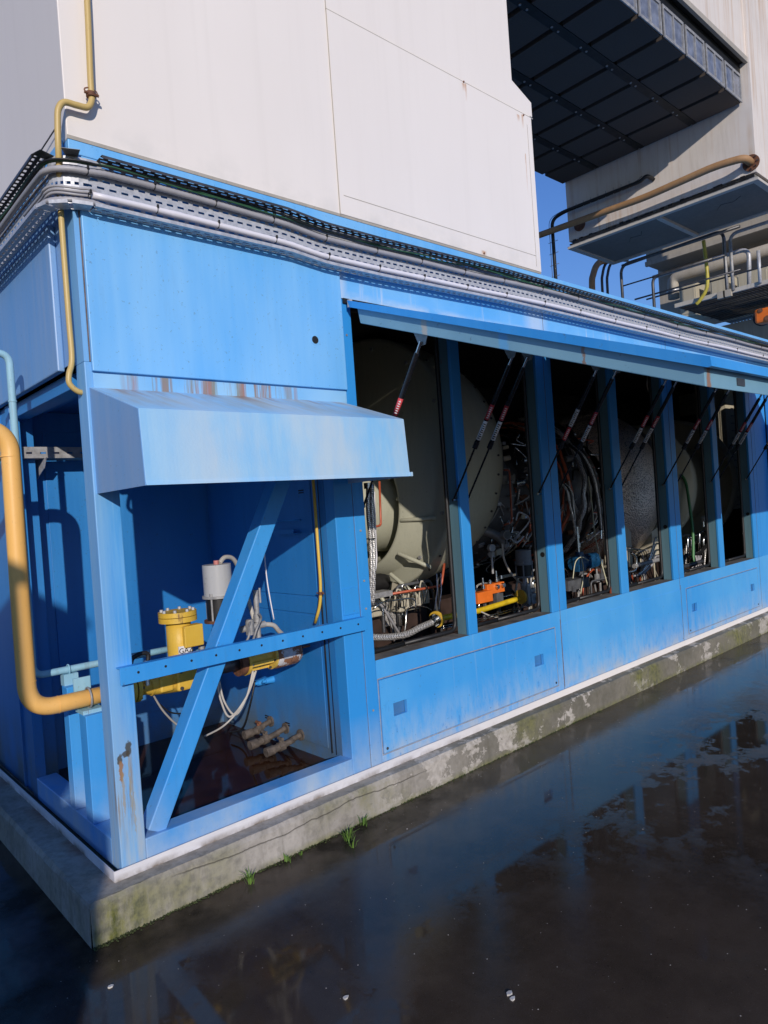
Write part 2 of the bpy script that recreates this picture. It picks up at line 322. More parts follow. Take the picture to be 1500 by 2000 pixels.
# ---------------------------------------------------------------- mesh building
class MB:
    def __init__(s): s.v = []; s.f = []; s.sm = []
    def add(s, vs, fs, smooth=False):
        o = len(s.v); s.v += [Vector(v) for v in vs]; s.f += [tuple(i + o for i in f) for f in fs]; s.sm += [smooth] * len(fs); return s
    def box(s, x0, x1, y0, y1, z0, z1):
        x0, x1 = sorted((x0, x1)); y0, y1 = sorted((y0, y1)); z0, z1 = sorted((z0, z1))
        return s.add([(x0, y0, z0), (x1, y0, z0), (x1, y1, z0), (x0, y1, z0), (x0, y0, z1), (x1, y0, z1), (x1, y1, z1), (x0, y1, z1)],
                     [(0, 3, 2, 1), (4, 5, 6, 7), (0, 1, 5, 4), (1, 2, 6, 5), (2, 3, 7, 6), (3, 0, 4, 7)])
    def obb(s, p, q, wv, w_, h):
        """bar from p to q, width w_ along wv and height h across it"""
        p, q = Vector(p), Vector(q); d = (q - p).normalized(); wv = Vector(wv); wv = (wv - d * wv.dot(d)).normalized(); hv = d.cross(wv)
        a, b = wv * w_ / 2, hv * h / 2
        return s.add([p - a - b, p + a - b, p + a + b, p - a + b, q - a - b, q + a - b, q + a + b, q - a + b],
                     [(0, 3, 2, 1), (4, 5, 6, 7), (0, 1, 5, 4), (1, 2, 6, 5), (2, 3, 7, 6), (3, 0, 4, 7)])
    def prism(s, poly, axis, a, b):
        """polygon given in the two other coordinates, swept along axis from a to b"""
        n = len(poly)
        def P(u, v, t): c = [u, v]; c.insert(axis, t); return c
        vs = [P(u, v, a) for u, v in poly] + [P(u, v, b) for u, v in poly]
        fs = [tuple(range(n))[::-1], tuple(range(n, 2 * n))] + [(i, (i + 1) % n, n + (i + 1) % n, n + i) for i in range(n)]
        return s.add(vs, fs)
    def tube(s, pts, r, seg=10, caps=True, rib=None, closed=False):
        pts = [Vector(p) for p in pts]; n = len(pts); rs = r if isinstance(r, (list, tuple)) else [r] * n
        up = None; vs = []
        for i, p in enumerate(pts):
            if closed: t = pts[(i + 1) % n] - pts[i - 1]
            else: t = pts[min(i + 1, n - 1)] - pts[max(i - 1, 0)]
            t.normalize()
            if up is None: up = t.orthogonal().normalized()
            up = (up - t * up.dot(t))
            if up.length < 1e-6: up = t.orthogonal()
            up.normalize(); b = t.cross(up)
            rr = rs[i] * (1 if not rib or i % 2 else rib)
            for k in range(seg):
                a = 2 * math.pi * k / seg; vs.append(p + (up * math.cos(a) + b * math.sin(a)) * rr)
        fs = [(i * seg + k, i * seg + (k + 1) % seg, (i + 1) * seg + (k + 1) % seg, (i + 1) * seg + k) for i in range(n - 1) for k in range(seg)]
        if closed: fs += [((n - 1) * seg + k, (n - 1) * seg + (k + 1) % seg, (k + 1) % seg, k) for k in range(seg)]
        s.add(vs, fs, True)
        if caps and not closed:
            o = len(s.v) - len(vs)
            s.f += [tuple(o + k for k in range(seg))[::-1], tuple(o + (n - 1) * seg + k for k in range(seg))]; s.sm += [False, False]
        return s
    def cyl(s, p, q, r, r2=None, seg=20):
        """closed cylinder with flat, sharply separate ends"""
        p, q = Vector(p), Vector(q); r2 = r if r2 is None else r2; d = (q - p).normalized(); u = d.orthogonal().normalized(); b = d.cross(u)
        ring = lambda c, rr: [c + (u * math.cos(2 * math.pi * k / seg) + b * math.sin(2 * math.pi * k / seg)) * rr for k in range(seg)]
        s.add(ring(p, r) + ring(q, r2), [(k, (k + 1) % seg, seg + (k + 1) % seg, seg + k) for k in range(seg)], True)
        s.add(ring(p, r), [tuple(range(seg))[::-1]]); s.add(ring(q, r2), [tuple(range(seg))]); return s
    def revolve(s, p, d, prof, seg=48, a0=0, a1=None):
        """profile (distance along d, radius) turned about the axis"""
        p, d = Vector(p), Vector(d).normalized(); u = Vector((0, 0, 1)); u = (u - d * u.dot(d)).normalized() if abs(d.z) < .9 else d.orthogonal().normalized(); b = d.cross(u)
        vs = [p + d * t + (u * math.cos(2 * math.pi * k / seg) + b * math.sin(2 * math.pi * k / seg)) * r for t, r in prof for k in range(seg)]
        s.add(vs, [(i * seg + k, i * seg + (k + 1) % seg, (i + 1) * seg + (k + 1) % seg, (i + 1) * seg + k) for i in range(len(prof) - 1) for k in range(seg)], True)
        return s
    def plate(s, axis, t0, t1, u0, u1, v0, v1, holes=(), chamfer=None):
        """plate across axis between t0 and t1 with rectangular openings (u0,u1,v0,v1)"""
        us = sorted({u0, u1, *[h[0] for h in holes], *[h[1] for h in holes]}); vs_ = sorted({v0, v1, *[h[2] for h in holes], *[h[3] for h in holes]})
        solid = lambda i, j: 0 <= i < len(us) - 1 and 0 <= j < len(vs_) - 1 and not any(h[0] - 1e-6 <= us[i] and us[i + 1] <= h[1] + 1e-6 and h[2] - 1e-6 <= vs_[j] and vs_[j + 1] <= h[3] + 1e-6 for h in holes)
        def P(u, v, t): c = [u, v]; c.insert(axis, t); return c
        for i in range(len(us) - 1):
            for j in range(len(vs_) - 1):
                if not solid(i, j): continue
                a, b, c, d = us[i], us[i + 1], vs_[j], vs_[j + 1]
                s.add([P(a, c, t0), P(b, c, t0), P(b, d, t0), P(a, d, t0)], [(0, 1, 2, 3)]); s.add([P(a, c, t1), P(b, c, t1), P(b, d, t1), P(a, d, t1)], [(3, 2, 1, 0)])
                for cond, e in ((solid(i - 1, j), (a, c, a, d)), (solid(i + 1, j), (b, c, b, d)), (solid(i, j - 1), (a, c, b, c)), (solid(i, j + 1), (a, d, b, d))):
                    if not cond: s.add([P(e[0], e[1], t0), P(e[2], e[3], t0), P(e[2], e[3], t1), P(e[0], e[1], t1)], [(0, 1, 2, 3)])
        return s
    def build(s, name, mat, parent=None, bevel=0.0, solid=0.0, merge=True):
        me = bpy.data.meshes.new(name); off = Vector((0, 0, 0)); p = parent
        while p is not None: off += p.location; p = p.parent
        org = Vector((0, 0, 0))
        if parent is None:
            lo = [min(v[i] for v in s.v) for i in range(3)]; hi = [max(v[i] for v in s.v) for i in range(3)]
            org = Vector(((lo[0] + hi[0]) / 2, (lo[1] + hi[1]) / 2, lo[2])); off = org
        me.from_pydata([v - off for v in s.v], [], s.f); me.update()
        me.polygons.foreach_set('use_smooth', s.sm)
        bm = bmesh.new(); bm.from_mesh(me)
        if merge and solid: bmesh.ops.remove_doubles(bm, verts=bm.verts, dist=1e-5)
        bmesh.ops.recalc_face_normals(bm, faces=bm.faces); bm.to_mesh(me); bm.free()
        me.materials.append(M[mat] if isinstance(mat, str) else mat)
        o = bpy.data.objects.new(name, me); C.objects.link(o); o.parent = parent; o.location = org
        if bevel:
            b = o.modifiers.new('bevel', 'BEVEL'); b.width = bevel; b.segments = 2; b.limit_method = 'ANGLE'; b.angle_limit = R_(50)
        if solid:
            b = o.modifiers.new('solid', 'SOLIDIFY'); b.thickness = solid; b.offset = 0
        return o

def thing(name, label, cat, loc=(0, 0, 0), group=None):
    o = bpy.data.objects.new(name, None); C.objects.link(o); o.location = loc; o.empty_display_size = .1
    return tag(o, label, cat, group)
def tag(o, label, cat, group=None):
    o['label'] = label; o['category'] = cat
    if group: o['group'] = group
    return o
def struct(o, kind='structure', label=None):
    o['kind'] = kind
    if label: o['label'] = label
    return o
def lab(o, s): o['label'] = s; return o
def smooth(pts, n=8, closed=False):
    """Catmull-Rom through the points"""
    P = [Vector(p) for p in pts]; out = []
    N = len(P); rng = range(N if closed else N - 1)
    for i in rng:
        g = (lambda k: P[k % N]) if closed else (lambda k: P[max(0, min(N - 1, k))])
        a, b, c, d = g(i - 1), g(i), g(i + 1), g(i + 2)
        for j in range(n):
            t = j / n; out.append(.5 * ((2 * b) + (c - a) * t + (2 * a - 5 * b + 4 * c - d) * t * t + (3 * b - a - 3 * c + d) * t ** 3))
    if not closed: out.append(P[-1])
    return out
def bend(pts, r, n=7):
    """polyline with rounded corners of radius r"""
    P = [Vector(p) for p in pts]; out = [P[0]]
    for i in range(1, len(P) - 1):
        a = (P[i - 1] - P[i]).normalized(); b = (P[i + 1] - P[i]).normalized(); rr = min(r, (P[i - 1] - P[i]).length * .49, (P[i + 1] - P[i]).length * .49)
        p0, p1 = P[i] + a * rr, P[i] + b * rr
        for k in range(n + 1):
            t = k / n; out.append(p0 * (1 - t) ** 2 + P[i] * 2 * t * (1 - t) + p1 * t * t)
    out.append(P[-1]); return out

# ================================================================ ground
L = MB(); L.add([(-40, -40, 0), (60, -40, 0), (60, 60, 0), (-40, 60, 0)], [(0, 1, 2, 3)])
struct(L.build('ground', 'ground'))
# concrete plinth with a chipped, slightly uneven edge
pl = MB(); X0, Y0, X1, Y1, H = -.167, -.104, 30, 3.2, .166
n = 160
prof = []
for i in range(n + 1):
    x = X0 + (X1 - X0) * (i / n) ** 1.6; j = random.uniform(-.004, .004)
    prof.append([(x, Y0 - .004, 0), (x, Y0 + j, H - .02), (x, Y0 + .012 + j, H + random.uniform(-.002, .001)), (x, Y0 + .3, H)])
for a, b in zip(prof, prof[1:]): pl.add(a + b, [(0, 4, 5, 1), (1, 5, 6, 2), (2, 6, 7, 3)])
m_ = 60; side = []
for i in range(m_ + 1):
    y = Y0 + .012 + (Y1 - Y0) * i / m_; j = random.uniform(-.003, .003)
    side.append([(X0 - .004, y if i else Y0, 0), (X0 + j * (i > 0), y if i else Y0, H - .02), (X0 + .012, y, H), (.3, y, H)])
for a, b in zip(side, side[1:]): pl.add(a + b, [(0, 1, 5, 4), (1, 2, 6, 5), (2, 3, 7, 6)])
pl.box(X0 + .05, X1, Y0 + .05, Y1, 0, H - .004)
plo = pl.build('concrete_plinth', 'conc'); tag(plo, 'low mossy concrete plinth under the blue enclosure', 'plinth')
# white metal flashing round the foot
fl = thing('metal_flashing', 'white metal flashing strip along the top edge of the concrete plinth', 'flashing', (0, 0, .166))
MB().box(-.038, 20, -.019, -.016, .166, .210).box(-.038, 20, -.016, .03, .172, .176).build('front_strip', 'flash', fl)
MB().box(-.039, -.036, -.015, 3.1, .166, .210).build('side_strip', 'flash', fl)
MB().box(-.036, 0, -.01, 3.1, .168, .178).build('gutter', 'moss', fl)

# ================================================================ enclosure
XE = 12.6; YD = 2.43
en = thing('turbine_enclosure', 'long blue steel enclosure with raised doors and open bays on the concrete plinth', 'enclosure', (0, 0, .17))
def part(mb, name, mat, par=None, **k): return mb.build(name, mat, par or en, **k)
part(MB().box(.0, .105, .0, .10, .178, 2.262), 'corner_post', 'post', bevel=.004)
part(MB().box(.0, .021, .0, .10, 2.262, 3.10).box(.021, .10, .03, .10, 2.262, 3.1), 'corner_post', 'post')
part(MB().box(.0212, .0262, -.004, .03, 2.262, 2.88), 'corner_seal', 'groove')
part(MB().box(.105, 1.222, .0, .10, .178, .285), 'bottom_rail', 'blue', bevel=.004)
part(MB().box(.0, .10, .10, 1.14, .178, .292), 'bottom_rail', 'blue', bevel=.004)
# bay posts between bay and doors
part(MB().box(1.222, 1.346, .0, .085, .178, 2.19), 'bay_post', 'blue', bevel=.004)
part(MB().box(1.346, 1.350, .004, .06, .178, 2.7), 'seam', 'groove')
jp = part(MB().box(1.350, 1.426, .0, .09, .178, 2.712), 'bay_post', 'blue', bevel=.004)
for z in (.50, 1.05, 1.2, 1.47, 2.52): part(MB().cyl((1.385, -.004, z), (1.385, 0, z), .006, seg=10), 'bolt', 'galv_dull')
part(MB().box(1.232, 1.338, -.005, 0, 1.035, 1.175), 'gusset_plate', 'blue', bevel=.002)
# bay walls
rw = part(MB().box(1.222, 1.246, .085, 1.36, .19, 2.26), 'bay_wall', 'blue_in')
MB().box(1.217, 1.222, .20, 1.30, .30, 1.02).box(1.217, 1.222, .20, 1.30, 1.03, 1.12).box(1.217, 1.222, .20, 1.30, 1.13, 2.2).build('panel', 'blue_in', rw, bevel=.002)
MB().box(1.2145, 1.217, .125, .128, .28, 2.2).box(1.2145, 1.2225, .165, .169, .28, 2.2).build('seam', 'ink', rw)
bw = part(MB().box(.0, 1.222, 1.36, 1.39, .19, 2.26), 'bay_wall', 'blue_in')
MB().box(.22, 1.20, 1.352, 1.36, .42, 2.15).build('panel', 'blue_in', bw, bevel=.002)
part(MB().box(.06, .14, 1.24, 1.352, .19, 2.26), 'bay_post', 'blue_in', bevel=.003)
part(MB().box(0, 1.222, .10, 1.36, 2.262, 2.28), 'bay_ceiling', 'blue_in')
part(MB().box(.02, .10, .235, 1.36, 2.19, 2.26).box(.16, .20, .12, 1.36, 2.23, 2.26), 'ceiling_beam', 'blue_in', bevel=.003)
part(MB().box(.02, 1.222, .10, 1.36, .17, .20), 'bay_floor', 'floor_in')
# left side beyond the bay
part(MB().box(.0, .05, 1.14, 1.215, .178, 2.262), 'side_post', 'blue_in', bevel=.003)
part(MB().box(.012, .05, 1.215, 3.1, .178, 2.262), 'side_wall', 'blue_in', bevel=.002)  # darker blue than the wall above: shade painted into this stretch
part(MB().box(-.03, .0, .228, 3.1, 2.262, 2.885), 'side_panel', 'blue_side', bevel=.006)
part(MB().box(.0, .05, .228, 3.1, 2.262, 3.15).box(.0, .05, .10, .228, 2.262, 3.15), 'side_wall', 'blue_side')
# support posts of the gas pipe, standing on the side rail
# upper front panel and fascia
up = part(MB().box(.026, 1.351, -.02, .0, 2.222, 2.885), 'upper_panel', 'blue_up', bevel=.003)
h = at(615, 664, 1, -.02)
MB().cyl((h.x, -.0236, h.z), (h.x, -.012, h.z), .020).build('round_hole', 'ink', up)
MB().cyl((h.x, -.0225, h.z), (h.x, -.0205, h.z), .0255).build('hole_rim', 'blue_up', up)
part(MB().box(.10, 1.351, .0, .05, 2.19, 2.90), 'fascia', 'blue_up')
part(MB().box(.03, 1.351, -.006, .0, 2.152, 2.216), 'hood_flange', 'rust_strip', bevel=.001)
fa = part(MB().box(.05, XE, .0, .05, 2.90, 3.10).box(1.351, XE, .0, .05, 2.716, 2.90), 'fascia', 'fascia')
part(MB().box(1.372, 6.96, -.010, .0, 2.688, 2.7155), 'shadow_gap', 'ink')  # black strip painting in the shadow gap between fascia and raised doors
MB().box(1.352, 1.355, -.0015, 0, 2.72, 2.9).box(3.205, 3.208, -.0015, 0, 2.72, 2.9).box(5.06, 5.063, -.0015, 0, 2.72, 2.9).box(6.92, 6.923, -.0015, 0, 2.72, 2.9).build('seam', 'groove', fa)
cap = part(MB().box(.0, XE, -.004, .05, 3.10, 3.155), 'roof_edge', 'blue_up', bevel=.003)
part(MB().box(-.012, 0, .05, 3.1, 3.10, 3.17), 'roof_edge', 'blue_up', bevel=.002)
part(MB().box(.05, XE, .05, YD, 3.12, 3.15), 'roof', 'blue_up')
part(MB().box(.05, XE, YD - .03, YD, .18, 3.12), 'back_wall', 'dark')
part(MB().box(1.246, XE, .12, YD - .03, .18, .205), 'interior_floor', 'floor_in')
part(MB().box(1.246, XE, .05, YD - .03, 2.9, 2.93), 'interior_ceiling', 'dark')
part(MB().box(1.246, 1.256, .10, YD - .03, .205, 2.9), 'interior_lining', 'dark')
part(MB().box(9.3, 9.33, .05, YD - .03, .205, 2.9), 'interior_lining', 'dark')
# pillars with teal reveals
PIL = [(2.200, 2.285), (3.085, 3.270), (4.045, 4.160), (4.940, 5.140), (5.925, 6.035), (6.81, 7.00)]
for i, (a, b) in enumerate(PIL):
    p = part(MB().box(a, b, .0, .022, .76, 2.716), 'pillar', 'blue', bevel=.004)
    MB().box(a + .003, b - .003, .022, .095, .76, 2.716).build('reveal', 'teal', p, bevel=.002)
    if i % 2: MB().box((a + b) / 2 - .0015, (a + b) / 2 + .0015, -.0015, .002, .22, 2.716).build('seam', 'groove', p)
    if i % 2:
        hz = 1.17 + (.0 if i == 1 else .06)
        MB().cyl((a + .0015, .05, hz), (a + .0035, .05, hz), .018, seg=16).build('round_hole', 'ink', p)
part(MB().box(7.00, 7.33, .0, .03, .76, 2.716), 'wall_panel', 'blue')
# lower wall with access panels
lowholes = [(1.4365, 3.0975, .2475, .6525), (5.1555, 6.8245, .2475, .6525)]
part(MB().plate(1, .0, .03, 1.426, XE, .178, .76, lowholes), 'lower_wall', 'blue_low')
part(MB().box(1.43, XE, .03, .05, .178, .74), 'lower_backing', 'groove')
part(MB().box(3.19, 5.04, -.003, .0, .232, .662), 'skin_panel', 'blue_low', bevel=.001)
part(MB().box(5.050, 5.053, -.002, .0, .18, .7).box(3.171, 3.174, -.002, 0, .18, .7), 'seam', 'groove')
for (a, b), rec in (((1.440, 3.094), [(1.530, 1.632), (2.840, 2.942)]), ((5.159, 6.821), [(5.245, 5.345), (6.62, 6.72)])):
    hl = [(r0, r1, .430, .503) for r0, r1 in rec]
    p = part(MB().plate(1, -.004, .016, a, b, .251, .649, hl), 'access_panel', 'blue_low')
    MB().plate(1, -.0015, .0, a - .010, b + .010, .2405, .6595, [(a - .005, b + .005, .2455, .6545)]).build('seam', 'seal', p)
    for r0, r1 in rec:
        MB().box(r0 - .01, r1 + .01, .020, .025, .42, .515).build('handle_recess', 'blue_in', p)  # darker blue gives the recess its shade
    for q in (a + .025, b - .025):
        MB().cyl((q, -.007, .272), (q, -.004, .272), .008, seg=10).build('bolt', 'dsteel', p)
# sills
for (a, b) in ((1.426, 2.200), (2.285, 3.085), (3.27, 4.045), (4.16, 4.94), (5.14, 5.925), (6.035, 6.81)):
    part(MB().box(a, b, .001, .13, .745, .7605), 'sill', 'dust')
    # black rubber gasket frame with rounded corners
    i0, i1, z0, z1 = a + .012, b - .012, .785, 2.70
    path = bend([(i0 + .3, .10, z0), (i1, .10, z0), (i1, .10, z1), (i0, .10, z1), (i0, .10, z0), (i0 + .29, .10, z0)], .06, 6)
    part(MB().tube(path, .014, 8), 'gasket', 'black')
part(MB().box(7.34, 9.22, -.05, -.005, .74, 2.68), 'closed_door', 'blue', bevel=.006)
part(MB().box(7.335, 7.34, -.003, .0, .74, 2.70), 'seam', 'ink')
# hood over the bay
hd = part(MB().prism([(0, 2.158), (-.455, 2.005), (-.471, 1.745), (-.477, 1.728), (-.470, 1.728), (-.466, 1.742), (-.449, 2.000), (0, 2.151)], 0, .016, 1.324), 'rain_hood', 'hood', bevel=.001)
for x in (.013, 1.323):
    MB().prism([(0, 2.155), (-.453, 2.003), (-.470, 1.728), (0, 1.726)], 0, x, x + .003).build('cheek', 'blue_side' if x < 1 else 'hood', hd)
MB().box(1.324, 1.338, -.4785, -.468, 1.728, 1.748).build('lip', 'hood', hd)
# diagonal brace and perforated cross rail
bp0, bp1 = Vector((.163, .065, .286)), Vector((1.14, .065, 2.15)); 
part(MB().obb(bp0, bp1, (0, 1, 0), .09, .082), 'diagonal_brace', 'blue', bevel=.005)
cr = part(MB().box(.035, 1.345, -.042, -.036, .945, 1.015).box(.035, 1.345, -.036, -.001, 1.009, 1.015), 'cross_rail', 'blue', bevel=.0015)
for i in range(11):
    x = .11 + i * .118; MB().cyl((x, -.0435, .985), (x, -.0415, .985), .0055, seg=10).build('hole', 'ink', cr)
# support posts for the gas pipe
part(MB().box(-.0, .07, .53, .60, .292, .86), 'support_post', 'blue', bevel=.003)
part(MB().box(.0, .088, .30, .385, .292, .768), 'support_post', 'blue', bevel=.003)

# raised doors (hinged at the lintel, drooping outward) with gas struts
def door(x0, x1, nm):
    yt = lambda t: (-t, 2.710 - .366 * t); yb = lambda t: (-t, 2.597 - .357 * t)
    T = 1.885
    d = part(MB().prism([(-.03, 2.698), yt(T), (-T - .004, yt(T)[1] - .034), (-T + .01, yt(T)[1] - .036), (-.05, 2.656)], 0, x0, x1), 'raised_door', 'blue')
    MB().prism([(-.08, 2.66), (-T + .03, yt(T)[1] - .02), (-T + .03, yb(T)[1]), (-.10, 2.562)], 0, x0 + .022, x1 - .022).build('door_frame', 'teal_lt', d, bevel=.003)
    MB().box(x0 + .29, x0 + .36, -T + .0265, -T + .03, 1.945, 1.972).build('latch', 'dsteel', d)
    MB().box(x0 + .001, x0 + .02, -.05, -.03, 2.66, 2.7).build('hinge', 'galv', d)
    return d
def gas_strut(x, side, lo=(.03, 1.60), hi=(-.49, 2.385), flip=1):
    l, h_ = Vector((x, lo[0], lo[1])), Vector((x, hi[0], hi[1])); d = (h_ - l).normalized()
    mid = l + (h_ - l) * .40
    s = part(MB().cyl(mid, h_ - d * .06, .0135, seg=14).cyl(mid - d * .02, mid + d * .02, .016, seg=14), 'gas_strut', 'gasblk')
    MB().cyl(l, mid, .006, seg=10).build('rod', 'gasblk', s)
    MB().cyl(l - Vector((side * .03, 0, 0)), l + Vector((side * .008, 0, 0)), .009, seg=10).build('ball_joint', 'steel', s); MB().cyl(h_ - d * .07, h_, .008, seg=10).build('ball_joint', 'steel', s)
    # door bracket
    tz = 2.597 - .357 * .49
    MB().prism([(-.49 - .055, tz + .02), (-.49 + .055, tz + .02), (-.49 + .02, hi[1] - .018), (-.49 - .02, hi[1] - .018)], 0, x - .004 + side * .012, x + side * .012).build('bracket', 'galv_dull', s)
    # labels: curved wraps on the tube
    def wrap(a, b, mat, rr, a0, a1, nm='label'):
        u = Vector((-1, 0, 0)); v = d.cross(u).normalized(); mb = MB(); k = 7; A = l + (h_ - l) * a; B = l + (h_ - l) * b
        if v.y > 0: v = -v
        r0 = [A + (u * math.cos(t) + v * math.sin(t)) * rr for t in [a0 + (a1 - a0) * j / k for j in range(k + 1)]]
        r1 = [p + (B - A) for p in r0]
        mb.add(r0 + r1, [(j, j + 1, k + 2 + j, k + 1 + j) for j in range(k)], True)
        return mb.build(nm, mat, s, solid=.0004)
    lo_, hi_ = (.44, .57) if flip > 0 else (.56, .69); rlo, rhi = (.58, .68) if flip > 0 else (.45, .55)
    wrap(lo_, hi_, 'label_w', .0141, -.6, 2.0); wrap(rlo, rhi, 'red', .0141, -.6, 2.0)
    for q in range(8):
        a = lo_ + .01 + q * (hi_ - lo_ - .02) / 8; wrap(a, a + .007, 'ink', .0146, .1, 1.0 + .3 * (q % 2), 'print')
    for q in range(6):
        a = rlo + .012 + q * (rhi - rlo - .02) / 6; wrap(a, a + .006, 'label_w', .0146, .3, 1.2, 'print')
    return s
DO = [(1.38, 3.09), (3.14, 5.00), (5.05, 6.95)]
for i, (a, b) in enumerate(DO): door(a, b, i)
for i, x in enumerate((1.445, 2.175, 2.31, 3.06, 3.295, 4.02, 4.185, 4.915, 5.165, 5.90, 6.06, 6.785)):
    gas_strut(x, 1 if i % 2 == 0 else -1, flip=-1 if i == 3 else 1)

# bay contents: rusty water
wt = MB(); wt.add([(.10, .10, .232), (1.22, .10, .232), (1.22, 1.355, .232), (.10, 1.355, .232)], [(0, 1, 2, 3)])
struct(wt.build('rusty_water', 'water'))

# ================================================================ white housing on the roof
wh = thing('white_housing', 'tall smooth white clad housing standing on the left end of the enclosure roof', 'housing', (1.6, 1.2, 3.16))
MB().prism([(.0, 3.157), (3.225, 3.157), (3.225, 4.28), (3.255, 4.28), (3.255, 4.385), (3.04, 4.47), (3.04, 8.0), (.0, 8.0)], 1, .002, YD).build('cladding', 'white', wh, bevel=.004)
MB().plate(1, -.006, .001, 1.402, 3.225, 3.172, 4.262).build('clad_panel', 'white', wh, bevel=.002)
MB().box(1.40, 1.402, -.003, .002, 3.16, 8).box(1.40, 3.25, -.0045, .002, 4.262, 4.268).box(.0, 3.225, -.003, .001, 3.157, 3.172).build('seam', 'cream', wh)
MB().box(3.17, 3.172, -.008, -.006, 3.2, 4.2).box(1.43, 3.17, -.008, -.006, 3.275, 3.277).build('scored_line', 'cream', wh)
for p in ((905, 160), (1022, 225), (945, 495)):
    q = at(*p, 1, -.006); MB().cyl((q.x, -.012, q.z), (q.x, -.005, q.z), .006, seg=8).build('bolt', 'rust', wh)
for y in (.5, 1.0, 1.5):
    MB().box(-.012, .0, y, y + .02, 3.22 + .02, 3.26).build('clip', 'galv_dull', wh)
wr = MB().tube([(-.012, .04, 3.235), (-.02, .35, 3.21), (-.015, .8, 3.20)], .003, 6).build('guy_wire', 'dsteel'); tag(wr, 'thin dark wire fixed low on the left side of the white housing', 'wire')

# ================================================================ perforated cable tray
def perf(mb, P, u0, u1, rows, pitch=.05, slot=.030, sh=.0095, v0=0, v1=1, stagger=True):
    """perforated strip: P(u,v)->point; rows are v centres"""
    vs = [v0]; kinds = []
    for r in rows: vs += [r - sh / 2, r + sh / 2]
    vs.append(v1)
    nn = int((u1 - u0) / pitch)
    for i in range(nn):
        a = u0 + i * pitch
        for j in range(len(vs) - 1):
            if j % 2 == 0: cells = [(a, a + pitch)]
            else:
                o = (pitch / 2 if stagger and (j // 2) % 2 else 0)
                s0 = (pitch - slot) / 2
                if o: cells = [(a + slot / 2, a + pitch - slot / 2)]
                else: cells = [(a, a + s0), (a + s0 + slot, a + pitch)]
            for c0, c1 in cells: mb.add([P(c0, vs[j]), P(c1, vs[j]), P(c1, vs[j + 1]), P(c0, vs[j + 1])], [(0, 1, 2, 3)])
TB, TT, FD = 2.868, 3.082, .062
ct = thing('cable_tray', 'perforated galvanised cable tray wrapping round the enclosure corner below the white housing', 'cable tray', (0, -.03, TB))
def drop(x):   # the tray dips slightly past the first panel
    return -.020 * max(0, min(1, (x - 1.0) / .22)) * max(0, min(1, (2.7 - x) / 1.1))
b_ = MB(); perf(b_, lambda u, v: (u, -.024, v + drop(u)), .06, XE - .1, [TB + .020 + .029 * k for k in range(7)], v0=TB, v1=TT); b_.build('back_plate', 'galv', ct, solid=.0015)
b_ = MB(); perf(b_, lambda u, v: (u, -v, TT + drop(u)), .10, XE - .1, [.038, .062], v0=.024, v1=.024 + FD); perf(b_, lambda u, v: (u, -.024 - FD, v + drop(u)), .10, XE - .1, [], v0=TT - .012, v1=TT); b_.build('top_flange', 'dsteel', ct, solid=.0015)  # darker than the other tray parts: underside shade put into the colour
b_ = MB(); perf(b_, lambda u, v: (u, -v, TB + drop(u)), .06, XE - .1, [.038, .062], v0=.024, v1=.024 + FD); perf(b_, lambda u, v: (u, -.024 - FD, v + drop(u)), .06, XE - .1, [], v0=TB, v1=TB + .014); b_.build('bottom_flange', 'galv', ct, solid=.0015)
XS = -.062
b_ = MB(); perf(b_, lambda u, v: (XS, u, v), .06, 3.05, [TB + .020 + .029 * k for k in range(7)], v0=TB, v1=TT); b_.build('back_plate', 'galv', ct, solid=.0015)
b_ = MB(); perf(b_, lambda u, v: (XS - v, u, TT), .06, 3.05, [.018, .044], v0=0, v1=FD, sh=.012, slot=.022, pitch=.038); perf(b_, lambda u, v: (XS - FD, u, v), .06, 3.05, [], v0=TT - .012, v1=TT); b_.build('top_flange', 'dsteel', ct, solid=.0015)  # side run flange, its underside shade likewise given by dark steel
b_ = MB(); perf(b_, lambda u, v: (XS - v, u, TB), .06, 3.05, [.018, .044], v0=0, v1=FD, sh=.010); perf(b_, lambda u, v: (XS - FD, u, v), .06, 3.05, [], v0=TB, v1=TB + .014); b_.build('bottom_flange', 'galv', ct, solid=.0015)
# corner piece
def cpt(t, off, z):
    """point on the rounded corner, t 0..1 from side run to front run, off outward"""
    a = Vector((XS, .06, 0)); c = Vector((.06, -.024, 0)); m0 = Vector((-.052, -.012, 0))
    p = a * (1 - t) ** 2 + m0 * 2 * t * (1 - t) + c * t * t; nrm = Vector((-1, 0, 0)) * (1 - t) + Vector((0, -1, 0)) * t
    return p + nrm.normalized() * off + Vector((0, 0, z))
b_ = MB(); N = 6
for k in range(N):
    t0, t1 = k / N, (k + 1) / N; e = .012
    for (za, zb) in ((TB, TB + .05), (TB + .062, TB + .10), (TB + .112, TB + .15), (TB + .162, TT)): b_.add([cpt(t0, 0, za), cpt(t1, 0, za), cpt(t1, 0, zb), cpt(t0, 0, zb)], [(0, 1, 2, 3)])
    for (za, zb) in ((TB + .05, TB + .062), (TB + .10, TB + .112), (TB + .15, TB + .162)): b_.add([cpt(t0, 0, za), cpt(t0 + .08, 0, za), cpt(t0 + .08, 0, zb), cpt(t0, 0, zb)], [(0, 1, 2, 3)])
b_.build('corner_plate', 'galv', ct, solid=.0015)
b_ = MB()
for k in range(3):
    t0, t1 = k / 3 + .03, (k + 1) / 3 - .03
    for z in (TB,):
        b_.add([cpt(t0, 0, z), cpt(t1, 0, z), cpt(t1, FD, z), cpt(t0, FD, z)], [(0, 1, 2, 3)]); b_.add([cpt(t0, FD, z), cpt(t1, FD, z), cpt(t1, FD, z + .014), cpt(t0, FD, z + .014)], [(0, 1, 2, 3)])
b_.build('corner_flange', 'galv', ct, solid=.0015)
b_ = MB()
